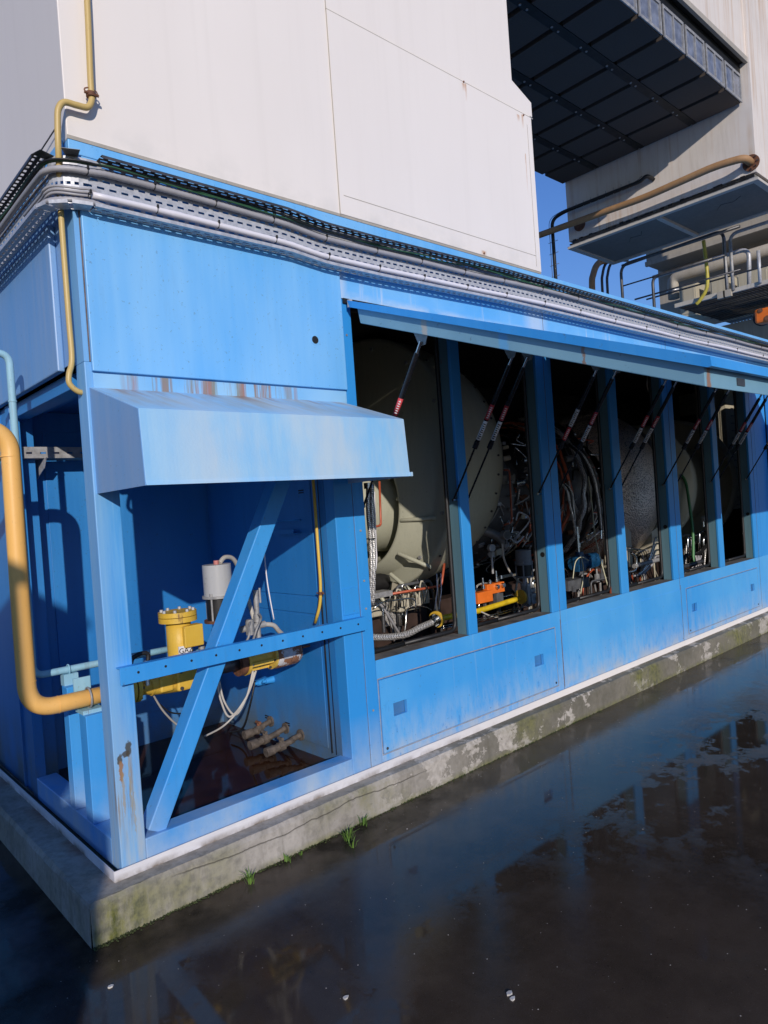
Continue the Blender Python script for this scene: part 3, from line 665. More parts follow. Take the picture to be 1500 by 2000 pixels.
for t0, t1 in ((.0, .28), (.60, .85)): b_.add([cpt(t0, 0, TT), cpt(t1, 0, TT), cpt(t1, FD, TT), cpt(t0, FD, TT)], [(0, 1, 2, 3)])
b_.build('corner_flange', 'dsteel', ct, solid=.0015)  # top corner pieces darkened to match, shade in the colour

def run(side_pts, r, zf, off, amp=.004, step=.011, seg=12, rib=None, zsag=.012, x1=XE - .3, y1=3.0, corner=True, x0=None):
    """a conduit following the tray round the corner"""
    pts = []
    if corner:
        y = y1
        while y > .10: pts.append((XS - off, y, zf(-y) + zsag * .3 * math.sin(y * 5))); y -= step * 6
        for k in range(9): pts.append(cpt(k / 8, off, zf(0)))
        x = .12
    else: x = x0
    while x < x1: pts.append((x, -.024 - off, zf(x) + drop(x) + zsag * (.5 * math.sin(x * 1.9 + 1) + .3 * math.sin(x * 4.3)))); x += .06
    return pts
def ribbed(pts, r, pitch=.010):
    """resample to a corrugated tube"""
    P = [Vector(p) for p in pts]; out = [P[0]]; acc = 0
    for a, b in zip(P, P[1:]):
        d = (b - a).length; n_ = max(1, round(d / pitch))
        for k in range(1, n_ + 1): out.append(a + (b - a) * k / n_)
    return out, [r * (1.0 if i % 2 else .90) for i in range(len(out))]
gp, gr = ribbed(run(None, .019, lambda x: 3.018, .024), .0135)
g = MB().tube(gp, gr, 12).build('grey_conduit', 'conduit_g'); tag(g, 'grey corrugated conduit lying in the upper half of the perforated tray', 'conduit')
wp = run(None, .018, lambda x: 2.918, .034, corner=False, x0=.06, zsag=.008)
wc = thing('white_conduit', 'smooth white plastic conduit along the lower edge of the perforated tray', 'conduit', (.06, -.05, 2.917))
MB().tube(wp, .0135, 14).build('pipe', 'conduit_w', wc)
wz = lambda x: 2.918 + drop(x) + .008 * (.5 * math.sin(x * 1.9 + 1) + .3 * math.sin(x * 4.3))
for x in (.40, 1.9, 4.1): MB().cyl((x, -.058, wz(x)), (x + .04, -.058, wz(x + .04)), .0148, seg=14).build('coupler', 'conduit_w', wc)
lp, lr = ribbed([(XS - .03, y, 2.892) for y in (3.0, 2.0, 1.0, .5, .2, .10)] + [tuple(cpt(k / 8, .034, 2.892)) for k in range(9)] + [(x, -.050, 2.886 + drop(x)) for x in (.14, .3, .8, 1.0, 1.25, 1.6, 2, 2.7, 4, 8, XE - .4)], .011)
g = MB().tube(lp, lr, 10).build('lower_conduit', 'conduit_g'); tag(g, 'grey corrugated conduit behind the white one in the bottom of the tray', 'conduit')
for k in range(3):
    zz = 2.925 + .011 * k; pts = [(XS - .014 - .004 * k, y, zz) for y in (.34, .25, .16, .10)] + [tuple(cpt(t / 6, .016 + .005 * k, zz + .004 * math.sin(t))) for t in range(7)] + [(.11, -.05, 2.925)]
    o = MB().tube(smooth(pts, 4), .0055, 8).build('grey_cable', 'conduit_g'); tag(o, 'thin grey cable bending round the tray corner into the end of the white conduit', 'cable', 'grey cables at the tray corner')
for k in range(3):
    pts = [(XS - .03, y, 3.055 + .008 * math.sin(y * 7 + k)) for y in [3.0 - .15 * j for j in range(20)]] + [tuple(cpt(t / 6, .02 + .008 * k, 3.05)) for t in range(7)]
    x = .15
    while x < XE - .5: pts.append((x, -.040 - .008 * k - .01 * math.sin(x * 3 + k), 3.056 + drop(x) + .008 * math.sin(x * 5.3 + 2 * k))); x += .11
    o = MB().tube(smooth(pts, 2), .0042, 7).build('green_cable', 'cable_gn' if k < 2 else 'black'); tag(o, 'thin dark green cable lying along the top of the perforated tray', 'cable', 'dark green cables in the tray')
ti = 0
for x in [.05, .33, .62, .93, 1.25, 1.6, 1.95, 2.33, 2.72, 3.15, 3.6, 4.1, 4.6, 5.2, 5.8, 6.5, 7.2, 8.0]:
    for zc_, oo, rr in ((3.018, .048, .0145), (2.918, .058, .0145)):
        zz = zc_ + drop(x) + (.012 if zc_ > 3 else .008) * (.5 * math.sin(x * 1.9 + 1) + .3 * math.sin(x * 4.3)) if x > .1 else zc_
        ring = [(x, -oo + rr * math.cos(a), zz + rr * math.sin(a)) for a in [2 * math.pi * k / 12 for k in range(12)]]
        MB().tube(ring, .0018, 5, closed=True).box(x - .003, x + .004, -oo - rr - .004, -oo - rr + .004, zz + rr * .3, zz + rr * 1.25).build('cable_tie', 'ink', ct)

# ================================================================ upper yellow tube (small bore)
ut = thing('ochre_tube', 'thin ochre tube running down the white housing and behind the tray to the enclosure corner', 'pipe', (-.04, -.03, 2.2))
pts = bend([(.07, -.03, 6.5), (.094, -.035, 3.30), (.094, -.035, 3.245), (.02, -.035, 3.235), (-.043, -.03, 3.23), (-.043, -.028, 2.80), (-.028, -.012, 2.72), (-.022, .10, 2.60)][:6], .05, 8)
MB().tube(smooth([(.118, -.035, 5.5), (.112, -.035, 4.0), (.097, -.035, 3.398), (.098, -.035, 3.335), (.078, -.036, 3.290), (.034, -.037, 3.282), (-.014, -.037, 3.278), (-.038, -.034, 3.245), (-.043, -.028, 3.19), (-.043, -.015, 3.10), (-.034, .02, 3.0)], 7), .0125, 12).build('tube', 'ytube', ut)
MB().tube(smooth([(-.036, .03, 2.93), (-.030, .05, 2.7), (-.028, .055, 2.45), (-.028, .055, 2.28), (-.045, .05, 2.215), (-.045, .05, 2.175), (-.01, .05, 2.145), (.03, .06, 2.15)], 8), .0115, 12).build('tube', 'ytube', ut)
c0 = Vector((.094, -.035, 3.345)); MB().cyl(c0 - Vector((0, 0, .009)), c0 + Vector((0, 0, .009)), .019).cyl(c0 + Vector((-.028, -.008, 0)), c0 + Vector((.028, -.008, 0)), .006).tube([c0 + Vector((.026 * math.cos(a), -.002, .012 + .014 * math.sin(a))) for a in [k * .52 for k in range(12)]], .003, 6, closed=True).build('clamp', 'rust', ut)

# ================================================================ big orange yellow gas pipe
gpx = thing('gas_pipe', 'thick orange yellow pipe bending down and into the open side of the bay', 'pipe', (-.2, .38, .8))
YP, ZP = .381, .829
path = bend([(-1.6, YP, 2.035), (-.197, YP, 2.035), (-.204, YP, 1.3), (-.204, YP, ZP), (.225, YP, ZP)], .115, 14)
MB().tube(path, .0375, 24).build('pipe', 'yellow', gpx)
for z in (1.915, .955): MB().cyl((-.203, YP, z - .002), (-.203, YP, z + .002), .0386, seg=24).build('weld', 'yellow', gpx)
MB().cyl((-.086, YP, ZP), (-.082, YP, ZP), .0386, seg=24).build('weld', 'yellow', gpx)
ub = [(.045, YP + .044 * math.cos(a), ZP + .044 * math.sin(a)) for a in [2 * math.pi * k / 24 for k in range(24)]]
MB().tube(ub, .005, 8, closed=True).build('clamp', 'galv_dull', gpx)
MB().box(.0, .09, .33, .43, .768, .785).build('saddle', 'paleblue', gpx)
MB().box(.0, .075, .43, .437, .775, .915).build('clamp_bracket', 'paleblue', gpx)

# pale blue pipe, peeling
pb = thing('pale_blue_pipe', 'thin pale blue pipe with peeling paint beside the thick orange yellow one', 'pipe', (-.1, .6, .9))
MB().tube(bend([(-1.5, .60, 2.405), (-.118, .60, 2.405), (-.118, .60, .93), (.35, .60, .93), (.6, .60, .93)], .05, 8), .0165, 14).build('pipe', 'paleblue', pb)
MB().cyl((-.118, .60, 2.185), (-.118, .60, 2.191), .019).build('joint', 'paleblue', pb)
MB().tube([(.035, .60 + .022 * math.cos(a), .93 + .022 * math.sin(a)) for a in [2 * math.pi * k / 16 for k in range(16)]], .004, 6, closed=True).box(.005, .07, .575, .625, .858, .912).build('clamp', 'paleblue', pb)

# black hose loop at the left edge
bl = MB()
for q, (rr, xx) in enumerate(((.19, -.36), (.13, -.33), (.08, -.37), (.20, -.44), (.13, -.42))): bl.tube([(xx, .95 + rr * math.cos(a), 1.06 + rr * 1.15 * math.sin(a)) for a in [2 * math.pi * k / 28 for k in range(28)]], .045, 12, closed=True)
bl = bl.build('hose_coil', 'black')
tag(bl, 'thick black rubber hose coil at the far left beside the blue side wall', 'hose')

# ================================================================ gas valve
gv = thing('gas_valve', 'yellow gas shut-off valve with bolted round cap inside the open bay', 'valve', (.5, YP, .83))
MB().cyl((.225, YP, ZP), (.243, YP, ZP), .073).build('flange', 'yellow2', gv, bevel=.002); MB().cyl((.250, YP, ZP), (.268, YP, ZP), .073).build('flange', 'yellow2', gv, bevel=.002)
MB().cyl((.243, YP, ZP), (.250, YP, ZP), .052).build('flange_seal', 'dsteel', gv)
MB().tube([(.268, YP, ZP), (.30, YP, ZP), (.34, YP, ZP), (.40, YP, ZP), (.47, YP, ZP), (.55, YP, ZP), (.60, YP, ZP), (.68, YP, ZP)], [.046, .048, .058, .066, .072, .066, .056, .050], 20).build('body', 'yellow2', gv)
MB().box(.43, .56, YP - .085, YP - .055, .775, .885).box(.35, .42, YP - .072, YP - .05, .785, .86).build('side_plate', 'yellow2', gv, bevel=.012)
for x, z in ((.45, .79), (.54, .79), (.45, .87), (.54, .87)): MB().cyl((x, YP - .091, z), (x, YP - .084, z), .009, seg=12).build('bolt', 'dsteel', gv)
MB().tube([(.495, YP, .84), (.495, YP, .90), (.495, YP, .98), (.495, YP, 1.115)], [.060, .060, .060, .060], 24).build('neck', 'yellow2', gv)
MB().box(.485, .585, YP - .082, YP - .02, .975, 1.080).build('neck_box', 'yellow2', gv, bevel=.005)
cp = MB().cyl((.495, YP, 1.100), (.495, YP, 1.124), .092, seg=28).cyl((.495, YP, 1.127), (.495, YP, 1.150), .092, seg=28).build('cap_flange', 'yellow2', gv, bevel=.003)
for k in range(8):
    a = k * math.pi / 4 + .2; x, y = .495 + .076 * math.cos(a), YP + .076 * math.sin(a); MB().cyl((x, y, 1.150), (x, y, 1.162), .0085, seg=6).build('bolt', 'galv', cp)
for k in range(6):
    a = k * math.pi / 3; y, z = YP + .060 * math.cos(a), ZP + .060 * math.sin(a); MB().cyl((.215, y, z), (.278, y, z), .007, seg=6).build('bolt', 'dsteel', gv)
MB().box(.460, .525, YP - .0650, YP - .055, .945, .985).build('sticker', 'label_w', gv)
cu = bpy.data.curves.new('t', 'FONT'); cu.body = 'GAZ'; cu.size = .036; cu.extrude = .0005; cu.align_x = 'CENTER'
to = bpy.data.objects.new('t', cu); C.objects.link(to); bpy.context.view_layer.update()
tm = bpy.data.meshes.new_from_object(to.evaluated_get(bpy.context.evaluated_depsgraph_get())); bpy.data.objects.remove(to)
tx = bpy.data.objects.new('lettering', tm); C.objects.link(tx); tx.parent = gv; tx.location = Vector((.495, YP - .0658, .951)) - gv.location; tx.rotation_euler = (R_(90), 0, 0)
tm.materials.clear(); tm.materials.append(M['ink'])
# handle lever left of the cap
MB().cyl((.29, YP - .07, .84), (.29, YP - .07, .955), .011).build('lever_post', 'steel', gv)
MB().tube(smooth([(.30, YP - .07, .95), (.30, YP - .07, .985), (.26, YP - .07, .99), (.225, YP - .07, .97), (.215, YP - .07, .91)], 5), .010, 10).build('lever', 'black', gv)
# middle section and coupling
md = thing('pipe_coupling', 'short yellow pipe section with bolted flanges left of the rusty motor', 'coupling', (.95, YP, .8))
MB().tube([(.68, YP, ZP), (.76, YP, ZP), (.80, YP, ZP)], .038, 18).build('dark_section', 'dsteel', md)
MB().cyl((.80, YP, ZP), (.835, YP, ZP), .070).build('iron_flange', 'rust', md)
MB().cyl((.838, YP, ZP), (.853, YP, ZP), .074).build('flange', 'yellow2', md, bevel=.002); MB().cyl((1.00, YP, ZP), (1.015, YP, ZP), .074).build('flange', 'yellow2', md, bevel=.002)
MB().cyl((.853, YP, ZP), (1.00, YP, ZP), .046).build('sleeve', 'yellow2', md)
for a in (0.3, 1.87, 3.44, 5.0):
    y, z = YP + .056 * math.cos(a), ZP + .056 * math.sin(a); MB().box(.85, 1.0, y - .007, y + .007, z - .010, z + .010).build('rib', 'yellow2', md)
def mk_flake():
    t = NT('flaking rusty paint'); f = t.noise(16, 7, rough=.7); g = t.noise(5, 4, off=(2, 2, 2))
    c = t.mix(t.ramp(g, .4, .6), (.16, .065, .035), (.26, .12, .06)); c = t.mix(t.ramp(f, .53, .55), c, (.50, .50, .52)); c = t.mix(t.ramp(f, .40, .36), c, (.05, .03, .025))
    t.bump(f, .6, .006); return t.set(c, .7)
M['flake'] = mk_flake()
mo = thing('rusty_motor', 'round motor with flaking brown rust at the end of the yellow valve line', 'motor', (1.1, YP, .8))
MB().tube([(1.015, YP, ZP), (1.02, YP, ZP), (1.15, YP, ZP), (1.175, YP, ZP), (1.19, YP, ZP)], [.070, .076, .076, .068, .04], 28).build('casing', 'flake', mo)
MB().box(1.045, 1.10, YP - .079, YP - .06, ZP - .02, ZP + .03).build('name_plate', 'galv', mo)

# ================================================================ grey actuator
def actuator(name, label, base, r, hts, mats, sc_=1.0):
    """top can, bolted plate, glazed middle with rods, plate, stem"""
    x, y, z = base; t = thing(name, label, 'actuator', base)
    h1, h2, h3 = hts
    MB().cyl((x, y, z), (x, y, z + h1), r * .28).cyl((x, y, z + h1 * .5), (x, y, z + h1 * .62), r * .62).build('stem', 'galv', t)
    MB().cyl((x, y, z + h1), (x, y, z + h1 + .014), r * 1.12, seg=28).build('lower_plate', mats[2], t, bevel=.002)
    MB().cyl((x, y, z + h1 + .014), (x, y, z + h1 + h2), r * .90, seg=28).build('dark_cylinder', 'black', t)
    for k in range(4):
        a = k * math.pi / 2 + .55; px, py = x + r * 1.0 * math.cos(a), y + r * 1.0 * math.sin(a)
        MB().cyl((px, py, z + h1 + .014), (px, py, z + h1 + h2), .0055, seg=8).build('tie_rod', mats[1], t)
        MB().cyl((px, py, z + h1 + h2 + .012), (px, py, z + h1 + h2 + .028), .009, seg=6).build('bolt', 'galv_dull', t)
    MB().cyl((x, y, z + h1 + h2), (x, y, z + h1 + h2 + .013), r * 1.14, seg=28).build('upper_plate', mats[1], t, bevel=.002)
    MB().cyl((x, y, z + h1 + h2 + .013), (x, y, z + h1 + h2 + h3), r, seg=32).build('can', mats[0], t, bevel=.004)
    return t
ac = actuator('grey_actuator', 'pale grey cylindrical actuator with pink plug on top behind the diagonal brace', (.725, YP, .86), .0725, (.20, .125, .17), ('grey', 'galv_dull', 'rust'))
MB().cyl((.725, YP, 1.355), (.725, YP, 1.375), .014, seg=10).build('plug', M.setdefault('pink', plain('pink plastic', (.55, .20, .18))), ac)
hs = MB().tube(smooth([(.745, YP, 1.36), (.79, YP + .02, 1.385), (.86, YP + .05, 1.36), (.93, YP + .10, 1.24), (.97, .45, 1.0)], 6), .012, 10).build('grey_hose', 'cable_gy'); tag(hs, 'thick grey hose arching from the top of the pale actuator behind the brace', 'hose')
for i, pts in enumerate(([(.60, YP - .06, .93), (.66, YP - .10, 1.0), (.74, YP - .10, 1.10), (.80, YP - .06, 1.14)], )):
    o = MB().tube(smooth(pts, 6), .006, 8).build('grey_cable', 'cable_gy'); tag(o, 'thin grey cable crossing in front of the pale actuator', 'cable')
tb = MB().box(.60, .70, YP - .03, YP + .05, .895, .935).build('terminal_box', 'paleblue', None, bevel=.004); tag(tb, 'small pale green box on the valve line under the grey actuator', 'box')
rv = random.Random(4)
for k, (x, z0_, l) in enumerate(((.60, .90, 'small threaded plug fitting on the yellow valve body'), )):
    o = MB().cyl((x, YP - .02, z0_), (x, YP - .02, z0_ + .045), .012, seg=8).cyl((x, YP - .02, z0_ + .045), (x, YP - .02, z0_ + .06), .017, seg=6).build('plug_fitting', 'galv_dull'); tag(o, l, 'fitting')
for x in (.32, .385, .59, .65): MB().cyl((x, YP, ZP - .001), (x + .012, YP, ZP + .001), .066 if x > .5 else .060).build('body_ring', 'yellow2', gv, bevel=.003)
for k in range(6):
    a = k * math.pi / 3 + .3; MB().cyl((.834, YP + .058 * math.cos(a), ZP + .058 * math.sin(a)), (.866, YP + .058 * math.cos(a), ZP + .058 * math.sin(a)), .008, seg=6).build('bolt', 'galv_dull', md); MB().cyl((.990, YP + .062 * math.cos(a), ZP + .062 * math.sin(a)), (.999, YP + .062 * math.cos(a), ZP + .062 * math.sin(a)), .007, seg=6).build('bolt', 'dsteel', md)
for k, pts in enumerate(([(.86, YP - .07, .93), (.88, YP - .09, 1.0), (.93, YP - .06, 1.05), (.955, .39, 1.06)], [(.80, YP - .05, .90), (.83, YP - .09, .97), (.86, YP - .05, 1.02), (.90, .38, 1.03)])):
    o = MB().tube(smooth(pts, 6), .0065, 8).build('small_tube', 'galv_dull'); tag(o, ('thin dull tube curling up to the top of the metal tap', 'thin dull tube bending into the left side of the metal tap')[k], 'tube')
# tap cluster right of the brace
tp = thing('brass_tap', 'dirty metal tap fitting with stub pipes to the right of the brace', 'tap', (.95, .40, .98))
MB().cyl((.955, .40, .92), (.955, .40, 1.10), .014).cyl((.955, .40, 1.02), (.955, .40, 1.06), .021, seg=8).cyl((.86, .42, .99), (1.0, .40, 1.0), .018).cyl((.955, .40, 1.09), (.955, .40, 1.19), .015, seg=8).build('body', 'galv_dull', tp)
MB().cyl((.90, .39, .96), (.90, .39, 1.04), .024, seg=8).build('fitting', 'galv_dull', tp); MB().cyl((.975, .39, 1.12), (.975, .39, 1.20), .006).build('fitting', 'galv_dull', tp)
o = MB().tube(smooth([(.98, .40, 1.0), (1.05, .40, .985), (1.10, .42, .94), (1.15, .45, .91), (1.215, .46, .90)], 6), .013, 10).build('grey_hose', 'cable_gy'); tag(o, 'thick grey hose running from the metal tap to the right bay wall', 'hose')
o = MB().tube(smooth([at(515, 950, 1, .7), at(512, 1000, 1, .7), at(520, 1120, 1, .55), at(535, 1210, 1, .5)], 6), .004, 6).build('white_tube', 'conduit_w'); tag(o, 'thin white tube hanging from the bay ceiling behind the brace', 'tube')
o = MB().tube([at(502, 930, 1, .8), at(505, 985, 1, .8), at(508, 1000, 1, .8)], [.011, .011, .003], 8).build('pressure_line', 'galv_dull'); tag(o, 'small metal fitting hanging at the top of the bay left of the brace', 'fitting')
# drooping cables
def drp(pts, r, mat, nm, l, c='cable', grp=None):
    o = MB().tube(smooth(pts, 8), r, 8).build(nm, mat); return tag(o, l, c, grp)
Yc = .36
for k in range(2):
    drp([at(500 - 6 * k, 1310, 1, Yc), at(482, 1360, 1, Yc), at(450 + 10 * k, 1400 - 4 * k, 1, Yc), at(432 + 6 * k, 1370, 1, Yc), at(424 + 4 * k, 1330, 1, Yc)], .0055, 'cable_gy', 'hanging_cable', 'pale grey cable sagging in a loop below the yellow coupling', 'cable', 'looped grey cables in the bay')
drp([at(497, 1312, 1, Yc), at(478, 1370, 1, Yc), at(440, 1415, 1, Yc), at(400, 1438, 1, .5)], .005, 'cable_gy', 'hanging_cable', 'pale grey cable trailing left from the yellow coupling down to the water')
drp([at(298, 1355, 1, YP), at(320, 1390, 1, .45), at(350, 1418, 1, .5), at(380, 1425, 1, .5)], .005, 'cable_gy', 'hanging_cable', 'grey cable hanging from the first yellow flange towards the brace')
drp([at(312, 1375, 1, .45), at(335, 1392, 1, .45), at(370, 1393, 1, .45)], .004, 'black', 'black_cable', 'short black cable curving right below the first yellow flange')
drp([at(498, 1330, 1, .8), at(490, 1370, 1, .8), at(475, 1420, 1, .9), at(450, 1430, 1, 1.0)], .006, 'black', 'black_cable', 'black cable hanging at the back corner of the bay')
# thin ochre conduit on the right wall of the bay
oc = thing('bay_conduit', 'thin yellow conduit running down the right wall of the open bay', 'pipe', (1.2, .12, 1.0))
ptc = [(1.196, .135, 2.25), (1.196, .135, 1.20), (1.196, .15, 1.09), (1.19, .20, .99)]
MB().tube(bend(ptc, .05, 6), .0085, 12).build('tube', 'yellow2', oc)
MB().cyl((1.196, .135, 1.145), (1.196, .135, 1.160), .014).cyl((1.19, .105, 1.153), (1.19, .165, 1.153), .004).build('clamp', 'rust', oc)
# blue bungs
for i, (u, v) in enumerate(((528, 1328), (513, 1332))):
    p = at(u, v, 0, 1.2); o = MB().cyl((1.165, p.y, p.z), (1.217, p.y, p.z), .016, .022, 14).cyl((1.145, p.y, p.z), (1.165, p.y, p.z), .010, seg=6).build('blue_bung', 'blue'); tag(o, 'blue painted pipe bung on the right bay wall, ' + ('nearer the door post' if i == 0 else 'nearer the back corner'), 'bung')
# drain valves
M['corr'] = plain('corroded brass', (.13, .105, .085), .75, .2, .55, 40, .5)
for i, (yy, zz, ln) in enumerate(((.76, .345, .19), (.60, .335, .25), (.45, .325, .24))):
    t = thing('drain_valve', ('corroded drain valve furthest back on the right bay wall', 'corroded drain valve between two others just above the rusty water', 'corroded drain valve nearest the door post, just above the rusty water')[i], 'valve', (1.217, yy, zz), 'drain valves above the rusty water')
    MB().cyl((1.217, yy, zz), (1.207, yy, zz), .032, seg=18).cyl((1.15, yy, zz - .012), (1.207, yy, zz), .016).build('wall_flange', 'corr', t)
    q = 1.217 - ln
    MB().cyl((q, yy, zz - .034), (q + .05, yy, zz - .031), .026, seg=12).cyl((q + .05, yy, zz - .031), (q + .11, yy, zz - .026), .021, seg=12).cyl((q + .085, yy, zz - .028), (q + .12, yy, zz - .024), .028, seg=6).cyl((q + .11, yy, zz - .026), (1.16, yy, zz - .014), .017).build('body', 'corr', t, bevel=.003)
    MB().cyl((q + .10, yy, zz - .026), (q + .10, yy, zz + .018), .010).cyl((q + .10, yy - .022, zz + .016), (q + .10, yy + .022, zz + .016), .009).build('handle', 'rust' if i == 0 else 'corr', t)
for i, (u, v) in enumerate(((522, 1400), (562, 1414), (588, 960))):
    p = at(u, v, 0, 1.216); o = MB().box(1.213, 1.2165, p.y - .022, p.y + .022, p.z + .003, p.z + .009).box(1.213, 1.2165, p.y - .022, p.y + .022, p.z - .010, p.z - .004).build('stencil_mark', 'ink', rw)
MB().tube(bend([(1.216, .30, 1.55), (1.165, .30, 1.55), (1.165, .52, 1.55), (1.216, .52, 1.55)], .01, 3), .003, 6).build('holder_wire', 'blue', rw); MB().box(1.165, 1.2165, .31, .51, 1.475, 1.479).box(1.165, 1.168, .31, .51, 1.479, 1.50).build('holder_shelf', 'blue_in', rw)
p = at(600, 1262, 0, 1.2); MB().cyl((1.17, p.y, p.z), (1.217, p.y, p.z), .006).build('stud', 'rust', rw)
# inner perforated tray and bracket
it = thing('inner_tray', 'short grey perforated tray crossing the bay behind the orange yellow pipe', 'cable tray', (.2, 1.2, 2.0))
b_ = MB(); perf(b_, lambda u, v: (u, 1.18, v), -.5, 1.2, [2.012], v0=1.985, v1=2.045, slot=.03, pitch=.07); b_.build('front_face', 'galv_dull', it, solid=.002)
b_ = MB(); perf(b_, lambda u, v: (u, v, 1.985), -.5, 1.2, [1.22, 1.29], v0=1.18, v1=1.34, slot=.03, pitch=.07); b_.build('bottom_face', 'galv_dull', it, solid=.002)
MB().prism([(1.15, 1.985), (1.34, 1.985), (1.34, 1.88), (1.20, 1.93)], 0, .17, .174).build('bracket', 'galv', it)

# ================================================================ gas turbine inside
tu = thing('gas_turbine', 'grey olive barrel casing, dark engine core and quilted exhaust seen through the door openings', 'turbine', (3.5, 1.2, .9))
AX = (0, 1.2, 1.88)
def rev(prof, name, mat, zc=1.88, seg=64): return MB().revolve((0, 1.2, zc), (1, 0, 0), prof, seg).build(name, mat, tu)
mb = MB(); SG = 72; rings = [(2.37, .47, 1.60), (2.355, .485, 1.60), (2.36, .50, 1.605), (2.455, .745, 1.80), (2.475, .775, 1.82), (2.462, .94, 1.90), (2.470, .965, 1.90), (2.492, .968, 1.90)]
vs = [(x, 1.2 + rr * math.cos(2 * math.pi * k / SG), zc + rr * math.sin(2 * math.pi * k / SG)) for x, rr, zc in rings for k in range(SG)]
mb.add(vs, [(i * SG + k, i * SG + (k + 1) % SG, (i + 1) * SG + (k + 1) % SG, (i + 1) * SG + k) for i in range(len(rings) - 1) for k in range(SG)], True); mb.build('front_face', 'olive', tu)
rev([(2.485, .965), (2.70, .955), (2.95, .90), (3.08, .845), (3.14, .82), (3.15, .80), (3.10, .5)], 'barrel', 'olive', 1.90)
rev([(2.37, .47), (2.45, .44), (2.6, .42), (2.9, .40), (2.95, .1)], 'inlet_mouth', 'olive', 1.60)
rev([(2.02, 0), (2.02, .20), (2.06, .26), (2.20, .33), (2.60, .36), (2.9, .36)], 'nose_cone', 'olive', 1.60)
for k in range(9):   # pressed ribs on the face, radiating from the inlet axis
    a = math.pi + .02 + [-.46, 0.0, .29, .62, 1.0, -.80, -1.2, -1.6, 1.4][k]; c, s_ = math.cos(a), math.sin(a); r0, r1 = .46 + .035, .80 if k not in (2, 3) else .74
    xf = lambda rr: 2.352 + (rr - .50) * .40
    p0 = Vector((xf(.53), 1.24 + .53 * c, 1.47 + .53 * -s_ if False else 1.47 - .53 * s_)); p1 = Vector((xf(.76), 1.24 + .77 * c, 1.47 - .77 * s_))
    MB().tube([p0 + (p0 - p1) * .03, p0, p1, p1 + (p1 - p0) * .03], [.006, .015, .015, .006], 10).build('rib', 'olive', tu)
for k in range(14):
    a = 2 * math.pi * k / 14; MB().cyl((2.455, 1.2 + .885 * math.cos(a), 1.90 + .885 * math.sin(a)), (2.478, 1.2 + .885 * math.cos(a), 1.90 + .885 * math.sin(a)), .014, seg=6).build('bolt', 'galv_dull', tu)
for row in (2.53, 3.0):
    rr = .968 if row < 2.6 else .885
    for k in range(40):
        a = 2 * math.pi * k / 40
        if not (2.2 < a < 4.9): continue
        cy, cz = 1.2 + rr * math.cos(a), 1.90 + rr * math.sin(a); MB().cyl((row, cy, cz), (row, 1.2 + (rr + .008) * math.cos(a), 1.90 + (rr + .008) * math.sin(a)), .009, seg=6).build('rivet', 'dsteel', tu)
rev([(3.1, .30), (3.2, .52), (3.5, .50), (3.52, .58), (3.56, .58), (3.58, .44), (3.9, .42)], 'compressor_case', 'dgrey', 1.60)
rev([(3.9, .42), (4.3, .46), (4.32, .60), (4.37, .60), (4.38, .46), (4.7, .50), (4.72, .62), (4.80, .62), (4.82, .5), (5.0, .5)], 'combustor_case', 'dsteel', 1.60)
rev([(5.05, .55), (5.1, .72), (5.4, .84), (5.62, .82), (5.7, .6)], 'exhaust_quilt', 'quilt', 1.60)
rev([(5.62, .78), (5.66, .80), (5.9, .76), (6.1, .5), (6.5, .45)], 'exhaust_cone', 'silver_ins', 1.60)
rev([(6.5, .45), (6.55, .70), (6.62, .72), (6.9, .5), (7.6, .5)], 'rear_case', 'olive', 1.60)
rev([(7.46, .76), (7.48, .80), (7.54, .80), (7.56, .3)], 'rear_disc', 'beige', 1.60)
for xx, rr, mt, n_ in ((4.345, .62, 'rust', 40), (4.76, .64, 'copper', 36), (3.54, .60, 'galv_dull', 32)):
    for k in range(n_):
        a = 2 * math.pi * k / n_ + math.pi / 2
        if math.cos(a) > .35: continue
        MB().cyl((xx - .04, 1.2 + (rr - .03) * math.cos(a), 1.6 + (rr - .03) * math.sin(a)), (xx + .04, 1.2 + (rr - .03) * math.cos(a), 1.6 + (rr - .03) * math.sin(a)), .012, seg=6).build('bolt', mt, tu)
# fuel manifold and harness wrapping the core
def loop(x, r, a0, a1, rad, mat, nm, zc=1.62, jit=.02, yc=1.2, n_=24):
    pts = [(x + random.uniform(-jit, jit), yc - (r + random.uniform(-jit, jit) * .5) * math.cos(a0 + (a1 - a0) * k / n_), zc + r * math.sin(a0 + (a1 - a0) * k / n_)) for k in range(n_ + 1)]
    return MB().tube(smooth(pts, 2), rad, 7).build(nm, mat, tu)
loop(4.25, .66, -1.5, 1.6, .014, 'copper', 'fuel_manifold'); loop(4.20, .62, -1.5, 1.6, .010, 'copper', 'fuel_manifold')
loop(4.42, .70, -1.2, 1.5, .022, 'braid', 'harness'); loop(4.47, .69, -1.2, 1.4, .020, 'black', 'harness'); loop(4.52, .72, -1.5, 1.5, .018, 'black', 'harness')
rnd = random.Random(3)
for k in range(84):
    x = rnd.uniform(3.15, 5.05); a = rnd.uniform(-1.4, 1.2); r = rnd.uniform(.50, .68); y, z = 1.2 - r * math.cos(a), 1.62 + r * math.sin(a); pts = [(x, y, z)]
    for j in range(3):
        x += rnd.uniform(-.12, .16); a += rnd.uniform(-.35, .35); r = max(.5, min(.7, r + rnd.uniform(-.06, .06))); pts.append((x, 1.2 - r * math.cos(a), 1.62 + r * math.sin(a)))
    mt = rnd.choice(['galv_dull', 'steel', 'braid', 'black', 'galv', 'rust', 'dgrey', 'steel', 'copper', 'conduit_g']); MB().tube(smooth(pts, 4), rnd.uniform(.004, .010), 7).build('pipework', mt, tu)
